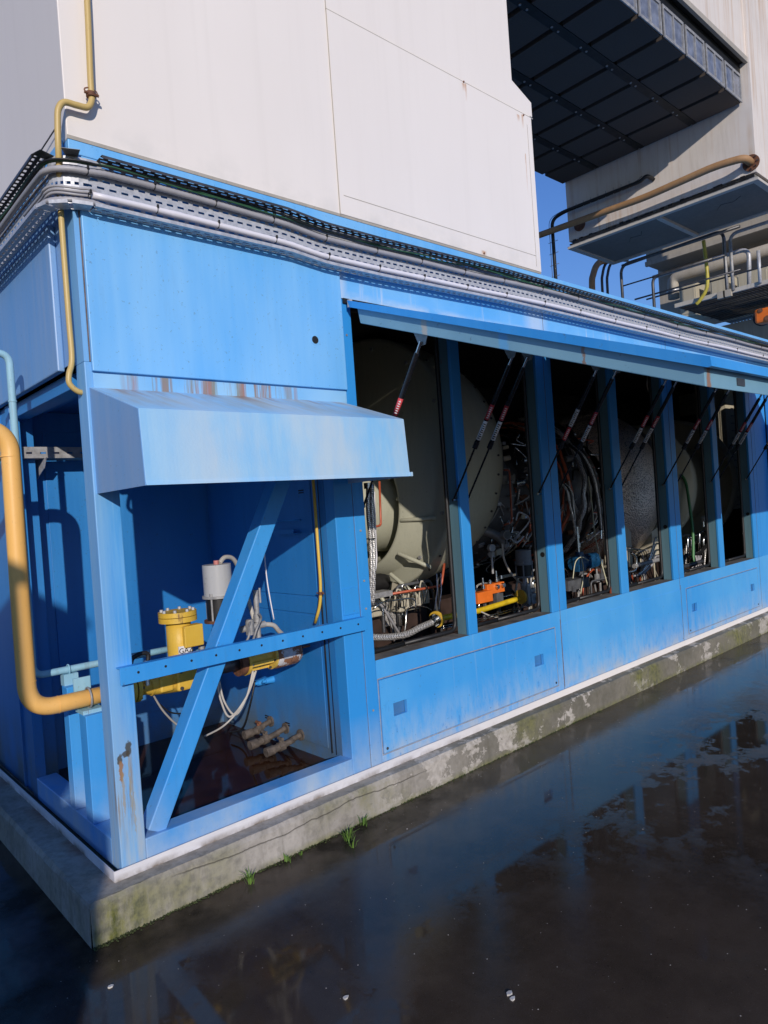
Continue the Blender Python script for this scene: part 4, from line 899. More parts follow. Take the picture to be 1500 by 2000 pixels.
for k in range(95):
    x = rnd.uniform(3.2, 5.05); a = rnd.uniform(-1.3, 1.0); r = rnd.uniform(.46, .6); y, z = 1.2 - r * math.cos(a), 1.62 + r * math.sin(a); e = rnd.uniform(.014, .045)
    mt = rnd.choice(['galv_dull', 'steel', 'dsteel', 'dgrey', 'rust', 'steel', 'galv', 'beige'])
    if k % 2: MB().cyl((x - e, y, z), (x + e * 1.4, y - .02, z + .01), e * .8, seg=12).build('fitting', mt, tu)
    else: MB().box(x - e, x + e, y - e * .6, y + e, z - e * .7, z + e * .7).build('fitting', mt, tu, bevel=.004)
MB().obb((3.16, .66, 1.74), (3.62, .66, 1.73), (0, 1, 0), .03, .07).build('foil_strip', 'silver_ins', tu)
MB().obb((3.16, .62, 1.69), (3.30, .62, 1.69), (0, 1, 0), .03, .05).obb((3.14, .60, 1.88), (3.17, .60, 1.76), (0, 1, 0), .03, .05).build('bracket', 'label_w', tu)
# base frame under the turbine
bf = thing('base_frame', 'brown and beige machine base under the turbine with cast supports', 'base frame', (3, 1, .2))
MB().box(1.5, 7.5, .85, 1.0, .70, .84).box(1.5, 7.5, .86, .98, .25, .70).build('beam', M.setdefault('brownbeam', plain('brown base paint', (.045, .026, .02), .6, 0, .4, 9)), bf)
for u, v in ((790, 1185), (832, 1188)):
    p = at(u, v, 1, .80); MB().prism([(p.x - .07, .84), (p.x + .07, .84), (p.x + .016, 1.03), (p.x - .016, 1.03)], 1, .82, .90).build('support', 'beige', bf, bevel=.006)
MB().box(2.0, 2.15, .72, .86, .84, .94).build('casting', 'beige', bf, bevel=.01); MB().box(2.28, 2.50, .70, .86, .84, .92).box(2.32, 2.40, .70, .80, .92, .98).build('casting', 'beige', bf, bevel=.01)
MB().cyl((2.15, 1.05, 1.02), (3.4, 1.05, 1.02), .07).build('dark_pipe', 'black', bf)
rp = random.Random(11)
for k in range(7):
    x = 2.15 + .06 * k; pts = [(x, .68, .88), (x + .02, .66, .98 + .03 * (k % 3)), (x + .08, .66, .96), (x + .10, .68, .87)]
    MB().tube(smooth(pts, 4), .006, 6).build('small_pipe', 'beige' if k % 2 else 'steel', bf)

rq = random.Random(23)
for k in range(60):   # small bore piping, boxes and clamps along the base frame
    x = rq.uniform(1.7, 6.9); y = rq.uniform(.55, .84); z = rq.uniform(.74, 1.02); mt = rq.choice(['steel', 'galv_dull', 'dgrey', 'black', 'beige', 'copper', 'steel', 'braid', 'conduit_g'])
    if k % 3 == 0:
        e = rq.uniform(.02, .05); MB().box(x - e, x + e, y, y + e, .74, .76 + e * 2.2).cyl((x, y + e / 2, .76 + e * 2.2), (x, y + e / 2, .80 + e * 2.6), e * .35).build('junction_box', mt, bf, bevel=.003)
    elif k % 3 == 1: MB().tube(bend([(x, y, .45), (x, y, z), (x + rq.uniform(.1, .5), y, z), (x + rq.uniform(.5, .6), y + .05, .45)], .04, 4), rq.uniform(.006, .014), 8).build('small_pipe', mt, bf)
    else: MB().tube(smooth([(x, y, .5), (x + .05, y - .02, z - .1), (x + rq.uniform(.1, .25), y, z), (x + .35, y + .03, z - .05), (x + .45, y + .06, .6)], 5), rq.uniform(.005, .012), 7).build('small_hose', mt, bf)
for x in (1.75, 2.7, 3.6, 4.5, 5.4, 6.3): MB().box(x, x + .06, .82, .845, .3, .86).build('stiffener', 'brownbeam', bf)
# ---------------- things in the first two openings
def T(u, v, y): return at(u, v, 1, y)
vb = thing('braided_hose', 'upright braided steel hose hanging in the first door opening by the left post', 'hose', tuple(T(722, 1230, .22)))
for k in range(2):
    pts = [T(719 + 8 * k, 945, .24), T(719 + 8 * k, 1000, .24), T(724 + 6 * k, 1060, .24), T(725 + 5 * k, 1120, .24), T(722 + 6 * k, 1180, .26)]
    MB().tube(smooth(pts, 6), .013, 10).build('braid', 'braid', vb)
a = T(718, 943, .24); MB().cyl(a, a - Vector((0, 0, .035)), .024).build('end_fitting', 'steel', vb)
MB().cyl(T(724, 1052, .24) + Vector((0, 0, .003)), T(724, 1052, .24) - Vector((0, 0, .003)), .028).build('strap', 'black', vb)
hb = thing('steel_hose', 'thick braided steel hose curving to a yellow flange low in the first door opening', 'hose', tuple(T(800, 1245, .3)))
hp = smooth([T(700, 1240, .30), T(740, 1245, .30), T(790, 1240, .30), T(820, 1226, .32), T(843, 1216, .34)], 8)
MB().tube(hp, .021, 14).build('braid', 'braid', hb)
dirh = (T(858, 1206, .36) - T(843, 1216, .34)).normalized(); q = T(843, 1216, .34)
MB().cyl(q - dirh * .01, q + dirh * .04, .026).cyl(q + dirh * .04, q + dirh * .055, .045).build('end_fitting', 'steel', hb)
for k in range(4):
    a = k * 1.57 + .6; n1 = dirh.orthogonal().normalized(); n2 = dirh.cross(n1); c_ = q + n1 * .036 * math.cos(a) + n2 * .036 * math.sin(a)
    MB().cyl(c_ + dirh * .02, c_ + dirh * .075, .008, seg=6).build('bolt', 'steel', hb)
yf = thing('yellow_fuel_pipe', 'bright yellow pipe with round flanges behind the sills of the first two door openings', 'pipe', tuple(T(900, 1200, .4)))
f0 = q + dirh * .058; MB().cyl(f0, f0 + dirh * .016, .055, seg=24).build('flange', 'yellow2', yf)
MB().tube([f0 + dirh * .016, T(880, 1204, .42), T(935, 1193, .42), T(1000, 1173, .42), T(1012, 1170, .42)], .020, 14).build('pipe', M.setdefault('brightyellow', plain('bright yellow paint', (.75, .52, .02), .4)), yf)
a = T(1016, 1166, .42); MB().cyl(a, a + Vector((.016, 0, 0)), .055, seg=24).build('flange', 'yellow2', yf)
MB().tube([T(860, 1224, .36), T(935, 1209, .36), T(1040, 1178, .36)], .0035, 6).tube([T(860, 1228, .36), T(935, 1213, .36), T(1040, 1182, .36)], .0035, 6).build('rod', 'steel', yf)
cr1 = thing('copper_pipe', 'upright orange red pipe beside the turbine nose in the first door opening', 'pipe', tuple(T(742, 1028, .5)))
MB().tube(bend([T(741, 940, .62), T(744, 1026, .62), T(728, 1030, .62)], .02, 5), .008, 10).build('pipe', 'copper', cr1)
cr2 = MB().tube(bend([T(752, 1162, .62), T(862, 1144, .62), T(868, 1100, .62)], .03, 6), .009, 10).build('copper_pipe', 'copper'); tag(cr2, 'orange red pipe running low across the first door opening under the barrel casing', 'pipe')
cr3 = MB().tube(bend([T(985, 918, .55), T(995, 918, .55), T(1000, 1020, .55), T(985, 1025, .55)], .03, 6), .008, 10).build('copper_pipe', 'copper'); tag(cr3, 'orange red pipe hooked down beside the barrel rim in the second door opening', 'pipe')
gb = MB(); a = T(722, 1170, .50); b = T(759, 1152, .50); gb.box(a.x, b.x, .46, .56, a.z, b.z); gb = gb.build('grey_box', 'galv_dull', None, bevel=.004); tag(gb, 'plain grey metal box at the lower left of the first door opening', 'box')
o = MB().tube(smooth([T(731, 960, .26), T(734, 1060, .26), T(735, 1100, .26), T(726, 1150, .26)], 6), .005, 8).build('white_cable', 'conduit_w'); tag(o, 'thin white cable hanging beside the upright braided hose', 'cable')
for k, (u, v) in enumerate(((853, 1120), (861, 1120))):
    o = MB().tube(bend([T(u, v, .55), T(u + 1, v + 35, .55), T(u - 4, v + 70, .55)], .02, 4), .004, 8).build('white_tube', 'conduit_w'); tag(o, 'thin white tube dropping below the barrel casing in the first opening', 'tube', 'white tubes under the barrel casing')
o = MB().tube(bend([T(728, 1190, .45), T(745, 1176, .45), T(800, 1168, .45), T(812, 1172, .45), T(812, 1196, .45)], .03, 5), .005, 8).build('steel_tube', 'steel'); tag(o, 'bent thin steel tube above the thick braided hose', 'tube')
sv = thing('sampling_valve', 'small upright dark valve with steel tip behind the thick braided hose', 'valve', tuple(T(749, 1235, .42)))
MB().cyl(T(750, 1235, .42), T(748, 1202, .42), .012).build('body', 'dsteel', sv); MB().cyl(T(748, 1202, .42), T(747, 1188, .42), .006).cyl(T(748, 1194, .42), T(747.5, 1191, .42), .010).build('tip', 'steel', sv)
# gauge and orange valve block
pg = thing('pressure_gauge', 'round grey pressure gauge on a steel stem above the orange valve block', 'gauge', tuple(T(962, 1130, .42)))
a = T(961, 1070, .42); MB().cyl(a + Vector((0, .02, 0)), a - Vector((.01, .012, 0)), .027, seg=24).build('case', 'galv_dull', pg); MB().cyl(a - Vector((.01, .012, 0)), a - Vector((.011, .014, 0)), .022, seg=24).build('dial', 'clear', pg)
MB().box(a.x - .022, a.x + .012, .41, .44, a.z - .065, a.z - .03).cyl((a.x - .005, .425, a.z - .19), (a.x - .005, .425, a.z - .06), .009).build('stem', 'galv_dull', pg)
ob = thing('orange_manifold', 'bright orange valve block with two round silver knobs in the second door opening', 'valve block', tuple(T(945, 1180, .40)))
a, b = T(930, 1180, .40), T(958, 1152, .40); MB().box(a.x, b.x, .38, .44, a.z, b.z).build('lower_block', 'orange', ob, bevel=.004)
a, b = T(950, 1162, .42), T(982, 1138, .42); MB().box(a.x, b.x, .405, .47, a.z, b.z + .01).build('upper_block', 'orange', ob, bevel=.004)
for u, v in ((974, 1146), (985, 1143)): a = T(u, v, .38); MB().cyl(a, a + Vector((0, .045, 0)), .016).cyl(a + Vector((0, -.003, 0)), a, .012).build('knob', 'steel', ob)
for u, v, hh in ((944, 1150, .08), (957, 1140, .03), (970, 1136, .08), (979, 1130, .025)):
    a = T(u, v, .42); MB().cyl(a, a + Vector((0, 0, hh)), .007).cyl(a, a + Vector((0, 0, .022)), .014).cyl(a + Vector((0, 0, hh * .5)), a + Vector((0, 0, hh * .5 + .012)), .010, seg=6).build('fitting', 'steel', ob)
for u in (948, 960, 978): a = T(u, 1200, .44); MB().box(a.x - .008, a.x + .008, .43, .45, .78, a.z + .08).build('leg', 'dgrey', ob)
dg = thing('dark_gauge', 'round dark gauge housing above a grey hose in the second door opening', 'gauge', tuple(T(990, 1060, .5)))
a = T(989, 1045, .5); MB().cyl(a + Vector((.0, .03, 0)), a + Vector((-.01, -.015, 0)), .036, seg=24).build('case', 'mgrey', dg); MB().cyl(a + Vector((-.01, -.015, 0)), a + Vector((-.012, -.02, 0)), .030, seg=24).build('face', 'dsteel', dg)
MB().cyl(a + Vector((.03, .0, 0)), a + Vector((.10, .0, .0)), .012).cyl(a - Vector((.01, 0, .07)), a - Vector((.005, 0, .03)), .012).build('stub', 'dsteel', dg)
drp([T(981, 1062, .5), T(984, 1090, .5), T(995, 1115, .5), T(1012, 1135, .5), T(1018, 1138, .5)], .008, 'cable_gy', 'grey_hose', 'grey hose curving from the round dark gauge to the dark grey actuator', 'hose')
a = T(1027, 1160, .46)
ac2 = actuator('dark_actuator', 'dark grey cylindrical actuator at the right of the second door opening', (a.x, .46, a.z + .0), .062, (.13, .10, .115), ('mgrey', 'mgrey', 'mgrey'))
MB().cyl((a.x, .46, a.z - .09), (a.x, .46, a.z + .07), .036).cyl((a.x - .03, .42, a.z - .09), (a.x - .03, .42, a.z + .1), .006).cyl((a.x + .035, .44, a.z - .09), (a.x + .035, .44, a.z + .1), .006).build('spring_case', 'galv_dull', ac2)
MB().tube(smooth([(a.x - .02, .6, a.z + .36), (a.x - .05, .66, a.z + .46), (a.x - .16, .8, a.z + .54)], 5), .035, 14).build('outlet_pipe', 'mgrey', ac2)
vbk = thing('steel_valve', 'grey steel valve body with pipe stubs below the dark actuator', 'valve', tuple(T(1035, 1170, .44)))
b = T(1042, 1166, .44); MB().box(b.x - .05, b.x + .04, .42, .50, b.z - .05, b.z + .03).cyl((b.x + .02, .40, b.z - .01), (b.x + .02, .42, b.z - .01), .025).cyl((b.x - .04, .46, b.z + .05), (b.x + .09, .46, b.z + .05), .018).build('body', 'galv_dull', vbk, bevel=.004)
drp([T(940, 1195, .40), T(965, 1205, .40), T(1000, 1205, .42), T(1025, 1180, .46)], .006, 'cable_gy', 'grey_cable', 'grey cable sagging below the yellow pipe in the second opening')
for k, (p0, p1) in enumerate((((978, 1010), (985, 1030)), ((993, 1015), (998, 1030)), ((961, 1048), (960, 1062)))):
    o = MB().tube([T(*p0, .5), T(*p1, .5)], .003, 6).build('thin_tube', 'steel'); tag(o, ('thin steel tube left of the round dark gauge', 'thin steel tube just above the round dark gauge', 'thin steel tube rising from the round pressure gauge')[k], 'tube')

# ---------------- third opening: pump
pm = thing('blue_pump', 'blue electric pump on a dark grey box in the third door opening', 'pump', tuple(T(1130, 1125, .55)))
a = T(1127, 1100, .55); b = T(1155, 1100, .55)
MB().cyl((a.x - .05, .55, a.z), (b.x + .06, .55, a.z), .062, seg=20).build('motor', 'bpump', pm)
mb = MB()
for k in range(9): mb.cyl((a.x + .10 + k * .022, .55, a.z), (a.x + .108 + k * .022, .55, a.z), .068, seg=20)
mb.build('cooling_fin', 'bpump', pm)
MB().box(a.x - .06, a.x + .05, .49, .56, a.z - .07, a.z + .06).cyl((a.x, .52, a.z + .05), (a.x, .52, a.z + .10), .035).build('terminal_block', 'bpump', pm, bevel=.006)
MB().cyl((a.x - .01, .52, a.z + .10), (a.x - .01, .52, a.z + .32), .012).cyl((a.x - .01, .52, a.z + .14), (a.x - .01, .52, a.z + .18), .022, seg=6).cyl((a.x - .01, .52, a.z + .22), (a.x - .01, .52, a.z + .25), .018, seg=6).build('connector', 'steel', pm)
db = MB(); a2, b2 = T(1108, 1165, .50), T(1146, 1128, .50); db.box(a2.x, b2.x, .48, .62, .76, b2.z).box(a2.x + .04, a2.x + .08, .462, .48, b2.z - .09, b2.z - .04).box(a2.x - .003, b2.x + .003, .477, .623, b2.z, b2.z + .008)
db = db.build('dark_box', 'dgrey', None, bevel=.003); tag(db, 'dark grey steel box carrying the blue pump', 'box')
drp([T(1119, 1130, .46), T(1124, 1098, .46), T(1136, 1088, .46), T(1150, 1095, .46)], .004, 'cable_bg', 'pump_cable', 'pale yellow cable looping over the blue pump', 'cable')
drp([T(1136, 1090, .46), T(1140, 1120, .46), T(1134, 1160, .46)], .004, 'cable_bg', 'pump_cable', 'pale yellow cable hanging down the front of the dark grey box', 'cable')
drp([T(1149, 930, .35), T(1156, 985, .35), T(1163, 1050, .35), T(1175, 1100, .35), T(1189, 1152, .35)], .005, 'cable_bg', 'loose_cable', 'long pale yellow cable slanting down to the right corner of the third opening', 'cable')
for k in range(3):
    drp([T(1097 + 3 * k, 945, .55), T(1108 + 4 * k, 960, .50), T(1114 + 3 * k, 990, .50), T(1120 + k, 1015, .50), T(1124, 1045, .52)], .011, 'braid' if k != 1 else 'black', 'pump_hose', 'dark braided hose dropping to the steel connector of the blue pump', 'hose', 'braided hoses above the blue pump')
for k in range(3):
    drp([T(1110 + 4 * k, 868, .55), T(1135 + 4 * k, 890, .45), T(1155 + 4 * k, 930, .42), T(1166 + 3 * k, 980, .42), T(1172 + 2 * k, 1035, .44)], .012, ('black', 'braid', 'black')[k], 'core_hose', 'long braided hose sweeping down the right side of the engine core', 'hose', 'braided hoses beside the engine core')
o = MB().cyl(T(1174, 1035, .44), T(1174, 1052, .44), .010).build('hose_end', 'steel'); tag(o, 'steel end fitting of the long braided hoses in the third opening', 'fitting')
# ---------------- fourth opening
for k, (u0, v0, u1, v1, l) in enumerate(((1219, 1110, 1230, 1005, 'narrow beige cabinet at the left edge of the fourth door opening'), (1276, 1085, 1292, 1004, 'beige cabinet panel at the right side of the fourth door opening'))):
    a, b = T(u0, v0, .55), T(u1, v1, .55); o = MB().box(a.x, b.x, .55, .75, a.z, b.z).build('beige_cabinet', 'beige', None, bevel=.004); tag(o, l, 'cabinet')
for k in range(4):
    drp([T(1288, 1050 + 12 * k, .50), T(1280, 1052 + 12 * k, .46), T(1274, 1072 + 10 * k, .44), T(1266 - 3 * k, 1095 + 8 * k, .44), T(1250 - 4 * k, 1125, .46)], .010, 'steel' if k < 3 else 'conduit_g', 'bent_conduit', 'silver flexible conduit curving out of the beige cabinet panel', 'conduit', 'silver conduits in the fourth opening')
o = MB().cyl(T(1238, 1106, .42), T(1297, 1090, .42), .020).build('round_bar', 'galv_dull'); tag(o, 'dull grey horizontal bar low in the fourth door opening', 'bar')
drp([T(1233, 1080, .42), T(1242, 1090, .42), T(1241, 1112, .42), T(1228, 1118, .42)], .012, 'steel', 'bent_tube', 'shiny bent tube at the lower left of the fourth opening', 'tube')
for k in range(5): drp([T(1226 + 4 * k, 1068 + 3 * k, .5), T(1245 + 5 * k, 1075, .5), T(1254 + 3 * k, 1100, .5), T(1240 + k * 4, 1130, .5)], .004, ('black', 'conduit_g', 'cable_gn', 'black', 'conduit_g')[k], 'loose_cable', 'thin loose cable tangled at the bottom of the fourth opening', 'cable', 'tangled cables in the fourth opening')
drp([T(1265, 735, .6), T(1264, 755, .6), T(1270, 772, .6)], .007, 'cable_gy', 'loose_cable', 'short pale cable hanging from the top of the fourth opening')
# ---------------- fifth opening
drp([T(1331, 928, .6), T(1340, 945, .55), T(1347, 990, .5), T(1353, 1040, .45), T(1354, 1100, .42)], .016, 'green', 'green_hose', 'green hose hanging down through the fifth door opening', 'hose')
drp([T(1333, 1107, .5), T(1340, 1085, .5), T(1365, 1080, .5), T(1380, 1065, .5)], .020, 'black', 'black_hose', 'black hose arching low across the fifth door opening', 'hose')
for k, (u, v0, v1) in enumerate(((1343, 1050, 1105), (1350, 1048, 1100), (1366, 1040, 1090), (1374, 1050, 1092))):
    o = MB().tube(bend([T(u, v1, .55), T(u, v0, .55), T(u + 14, v0 - 6, .55)], .03, 5), .013, 10).build('steel_pipe', 'steel'); tag(o, 'shiny upright steel pipe behind the green hose', 'pipe', 'steel pipes in the fifth opening')
vg = thing('valve_gauge', 'grey gauge head above the steel pipes in the fifth door opening', 'gauge', tuple(T(1372, 1030, .5)))
a = T(1373, 1013, .5); MB().cyl(a, a + Vector((-.01, -.04, 0)), .035).build('head', 'galv_dull', vg); MB().cyl(a - Vector((0, 0, .09)), a - Vector((0, 0, .03)), .016).build('stem', 'steel', vg)
for k in range(5): drp([T(1358 + 3 * k, 1085, .45), T(1360 + 2 * k, 1100, .45), T(1348 + 8 * k, 1112, .45)], .003, 'conduit_w', 'wire_end', 'loose white wire end at the bottom of the fifth opening', 'wire', 'white wires in the fifth opening')
o = MB().cyl(T(1333, 1108, .38), T(1372, 1096, .38), .022).build('round_bar', 'dsteel'); tag(o, 'dark horizontal bar at the lower left of the fifth door opening', 'bar')
# ---------------- sixth opening
cl = thing('rear_cabinet', 'pale beige cabinet standing upright behind the sixth door opening', 'cabinet', (7.0, 1.0, .3))
a, b = T(1430, 1000, .55), T(1447, 1000, .55); MB().box(a.x, b.x + .1, .55, .9, 1.25, 2.8).build('body', 'beige', cl)
for k in range(14): MB().cyl((a.x + .12, .535, 1.3 + .09 * k), (a.x + .2, .535, 1.3 + .09 * k), .005, seg=6).build('rung', 'dsteel', cl)
o = MB().tube([T(1440, 760, .7), T(1446, 900, .7), T(1450, 1010, .7), T(1453, 1078, .7)], .005, 6).build('hanging_cable', 'cable_gy'); tag(o, 'long pale cable hanging down in the sixth door opening', 'cable')

M['flange_lt'] = paint('weathered pale flange', (.50, .47, .42), (.58, .54, .48), dirt=.6, dirtcol=(.12, .09, .06), rough=.65, seed=32)
# ================================================================ upper structures
XB = 7.56; ZB = 4.95
ub_ = thing('white_plenum', 'large white box plenum hanging above the right end of the enclosure', 'plenum', (8.1, 1.2, ZB))
MB().box(XB, 8.73, .0, 2.43, ZB + .10, 11).build('cladding', 'white_old', ub_)
M['under'] = paint('dull grey underside', (.17, .16, .145), (.24, .225, .20), dirt=.5, dirtcol=(.05, .04, .03), rough=.7, seed=31)
MB().box(XB + .03, 8.70, .03, 2.40, ZB + .02, ZB + .10).build('underside_panel', 'under', ub_)
MB().box(XB - .02, XB + .05, -.02, 2.45, ZB, ZB + .03).box(8.68, 8.75, -.02, 2.45, ZB, ZB + .03).box(XB + .05, 8.68, -.02, .05, ZB, ZB + .03).box(XB + .05, 8.68, 2.38, 2.45, ZB, ZB + .03).box(XB + .05, 8.68, 1.14, 1.20, ZB - .012, ZB + .03).build('bottom_flange', 'flange_lt', ub_)
for pts in (((7.9, .3), (8.0, .42), (7.95, .55), (8.1, .66)), ((7.9, 1.55), (8.02, 1.62), (7.98, 1.75), (8.12, 1.84))): MB().tube([(x, y, ZB + .0195) for x, y in pts], .003, 5).build('crack', 'ink', ub_)
mb = MB(); y = .02
while y < 2.40: h_ = random.uniform(.015, .06); mb.box(XB - .012 - random.random() * .004, XB, y, y + .05, ZB + .045, ZB + .045 + h_); y += .05
mb.build('sealant', 'black', ub_)
mb = MB(); y = .02
while y < 2.40: h_ = random.uniform(.02, .045); mb.box(XB - .006 - random.random() * .004, XB, y, y + .07, ZB + .035, ZB + .035 + h_ * .5); y += .07
mb.build('sealant', 'galv_dull', ub_)
uw = thing('white_filter_house', 'white clad upper house with rust streaks over the dark filter grid', 'housing', (5.6, 1.2, 6.32))
MB().box(3.06, 8.07, .03, YD, 6.34, 11).build('cladding', 'white_old', uw)
MB().box(3.06, 8.09, .015, .05, 6.28, 6.34).box(8.055, 8.09, .05, YD, 6.28, 6.34).build('eave_strip', 'cream', uw)
MB().box(3.06, 8.05, .05, YD, 6.30, 6.335).build('eave_underside', 'frame_blk', uw)
fi = thing('filter_grid', 'dark air inlet filter grid hanging under the white upper house', 'filter', (5.4, 1.2, 5.85))
YB = [.10, .64, 1.30, 1.93, 2.455]
MB().box(3.2, XB - .005, .10, 2.455, 6.12, 6.30).build('housing_top', 'frame_blk', fi)
nx = 9; dx = (XB - .005 - 3.25) / nx
for j in range(4):
    y0, y1 = YB[j] + (.045 if j else .004), YB[j + 1] - (.045 if j < 3 else .004)
    for i in range(nx):
        x0, x1 = 3.25 + i * dx + .03, 3.25 + (i + 1) * dx - .03
        MB().box(x0, x1, y0, y1, 5.850, 6.12).build('filter_cell', 'filt', fi, bevel=.006)
        for q in (x0 + .02, x1 - .02):
            if j: MB().cyl((q, y0 - .03, 5.838), (q, y0 - .03, 5.872), .012, seg=6).build('bolt', 'galv_dull', fi)
for j in (1, 2, 3): MB().box(3.2, XB - .045, YB[j] - .045, YB[j] + .045, 5.846, 6.12).build('beam', 'frame_blk', fi)
for i in range(nx + 1): MB().box(3.25 + i * dx - .03, 3.25 + i * dx + .03, .12, 2.44, 5.895, 6.12).build('cross_beam', 'frame_blk', fi)
for i in range(nx):
    x0, x1 = 3.25 + i * dx, 3.25 + (i + 1) * dx
    f = MB().plate(1, .088, .10, x0 + .02, x1 - .02, 5.856, 6.17, [(x0 + .045, (x0 + x1) / 2 - .012, 5.885, 6.14), ((x0 + x1) / 2 + .012, x1 - .045, 5.885, 6.14)]).build('window_frame', 'galv_dull', fi)
    MB().box(x0 + .04, x1 - .04, .0985, .102, 5.88, 6.145).build('pane', 'clear', f)
# brown pipe along the plenum face
bp = thing('brown_pipe', 'brown stained pipe running along the face of the white plenum', 'pipe', (7.4, 1, 5.2))
pts = bend([(XB, .045, 5.16), (7.40, .05, 5.18), (7.36, .35, 5.20), (7.38, 1.22, 5.17), (7.38, 2.8, 5.225), (7.38, 5, 5.3)], .16, 8)
MB().tube(pts, .042, 18).build('pipe', 'brownpipe', bp)
MB().cyl((XB, .045, 5.16), (XB - .02, .045, 5.16), .09, seg=24).build('flange', 'rust', bp)
for k in range(8): a = k * .785; MB().cyl((XB - .02, .045 + .072 * math.cos(a), 5.16 + .072 * math.sin(a)), (XB - .032, .045 + .072 * math.cos(a), 5.16 + .072 * math.sin(a)), .009, seg=6).build('bolt', 'dsteel', bp)
MB().cyl((XB, 2.25, 5.225), (XB - .01, 2.25, 5.225), .085, seg=24).build('wall_patch', 'rust', bp)
ca = thing('caged_cable', 'black cable with wire clips dropping from the white plenum past the sky', 'cable', (7.45, 2.6, 4.6))
cpth = bend([(XB, 1.18, 5.42), (7.45, 1.22, 5.46), (7.46, 1.30, 5.42), (7.46, 2.42, 5.44), (7.46, 2.62, 5.40), (7.46, 2.62, 3.2)], .1, 8)
MB().tube(cpth, .024, 10).build('cable', 'black', ca)
MB().tube([p + Vector((-.03, .03, .01)) for p in cpth[6:]], .004, 5).build('wire', 'dsteel', ca)
for k in range(12):
    z = 5.25 - k * .16; MB().cyl((7.45, 2.54, z), (7.45, 2.69, z), .004, seg=5).build('clip', 'galv_dull', ca)
for k in range(9):
    y = 1.45 + k * .11; MB().cyl((7.45, y, 5.40), (7.45, y, 5.48), .004, seg=5).build('clip', 'galv_dull', ca)
# downpipes against the sky
for k, (u, r, mt, l) in enumerate(((1172, .050, 'brownpipe', 'thick brown bent downpipe against the sky under the plenum'), (1187, .022, 'dsteel', 'thin dark downpipe next to the thick brown one'), (1197, .022, 'dsteel', 'thin dark downpipe furthest right of three under the plenum'))):
    a = at(u - 15 + 5 * (k > 0), 575, 1, 3.0); b = at(u - 13 + 3 * (k > 0), 535, 1, 3.0); c = at(u, 512, 1, 3.0)
    o = MB().tube(smooth([(a.x - .0, 3.0, 3.2), tuple(a), tuple(b), tuple(c), (c.x + .5, 3.0, c.z + .12)], 7), r, 12).build('downpipe', mt); tag(o, l, 'pipe')

# ================================================================ platform behind with rails and cabinets
XP = 8.9
pf = thing('steel_platform', 'grating platform with edge beam high behind the right end of the enclosure', 'platform', (XP + 1, 0, 4.1))
def PX(u, v, x=XP): return at(u, v, 0, x)
zpl = PX(1500, 545).z; y1 = PX(1318, 604).y; y0 = -1.2
MB().box(XP, XP + .04, y0, y1, zpl - .055, zpl).build('edge_beam', 'flange_lt', pf)
mb = MB(); y = y0
while y < y1: mb.box(XP + .06, XP + 2.0, y, y + .012, zpl - .05, zpl - .015); y += .05
for x in (XP + .3, XP + .6, XP + .9, XP + 1.2, XP + 1.5): mb.box(x, x + .01, y0, y1, zpl - .06, zpl - .05)
mb.build('grating', 'dsteel', pf)
p = PX(1480, 700); MB().box(XP + 1.9, XP + 2.0, y0 - 1, y1 + .9, zpl - .75, zpl - .06).box(XP + 1.7, XP + 2.1, y0 - 1, y1 + .9, zpl - .82, zpl - .75).build('girder', 'cream', pf)
# brackets and posts
ra = thing('guard_rail', 'tubular steel guard rail along the edge of the grating platform', 'railing', (XP, 0, zpl))
def railpost(u, top_v, x=XP, mat='galv_dull'):
    b = PX(u, top_v, x); return b
for u, tv, m2 in ((1415, 465, 'galv_dull'), (1427, 468, 'galv_dull'), (1482, 490, 'galv')):
    t_ = PX(u, tv); MB().tube([(XP - .02, t_.y, zpl - .03), (XP - .02, t_.y, t_.z)], .022, 10).build('post', m2, ra)
yy = PX(1427, 500).y
MB().tube(bend([(XP - .02, PX(1415, 470).y, zpl), (XP - .02, PX(1415, 470).y, PX(1415, 450).z), (XP - .02, PX(1240, 505).y + .2, PX(1415, 455).z)], .12, 6), .022, 10).build('top_rail', 'dsteel', ra)
MB().tube(bend([(XP - .02, PX(1427, 470).y, zpl), (XP - .02, PX(1427, 470).y, PX(1427, 458).z), (XP - .02, y0, PX(1427, 458).z)], .12, 6), .022, 10).build('top_rail', 'galv_dull', ra)
MB().tube([(XP - .02, PX(1265, 600).y, PX(1265, 585).z), (XP - .02, y0, PX(1265, 585).z)], .012, 8).build('mid_rail', 'dsteel', ra)
MB().tube(bend([(XP + .3, PX(1465, 590, XP + .3).y, zpl), (XP + .3, PX(1463, 490, XP + .3).y, PX(1463, 485, XP + .3).z), (XP + .3, PX(1275, 540, XP + .3).y, PX(1463, 485, XP + .3).z)], .12, 6), .028, 10).build('rail_loop', 'galv', ra)
for u in (1412, 1424): q = PX(u, 592); MB().box(XP - .05, XP, q.y - .05, q.y + .05, zpl - .10, zpl - .01).build('base_plate', 'cream', ra)
r2 = thing('sky_rail', 'dark tubular hand rail standing against the blue sky beyond the enclosure', 'railing', (8.9, 2, 3.2))
a = at(1216, 580, 0, 8.2); b = at(1220, 520, 0, 8.2)
MB().tube(bend([(8.2, a.y, 3.2), (8.2, a.y, b.z + .03), (8.2, a.y - .5, b.z + .03), (8.2, a.y - 1.6, b.z + .03)], .14, 7), .020, 10).build('rail', 'dsteel', r2)
c = at(1222, 557, 0, 8.2); MB().tube([(8.2, a.y, c.z), (8.2, a.y - 1.4, c.z)], .010, 8).build('mid_rail', 'dsteel', r2)
d = at(1278, 600, 0, 8.2); e = at(1278, 540, 0, 8.2); MB().tube(bend([(8.2, d.y, 3.2), (8.2, d.y, e.z), (8.2, d.y - .8, e.z)], .10, 6), .020, 10).build('post', 'dsteel', r2)
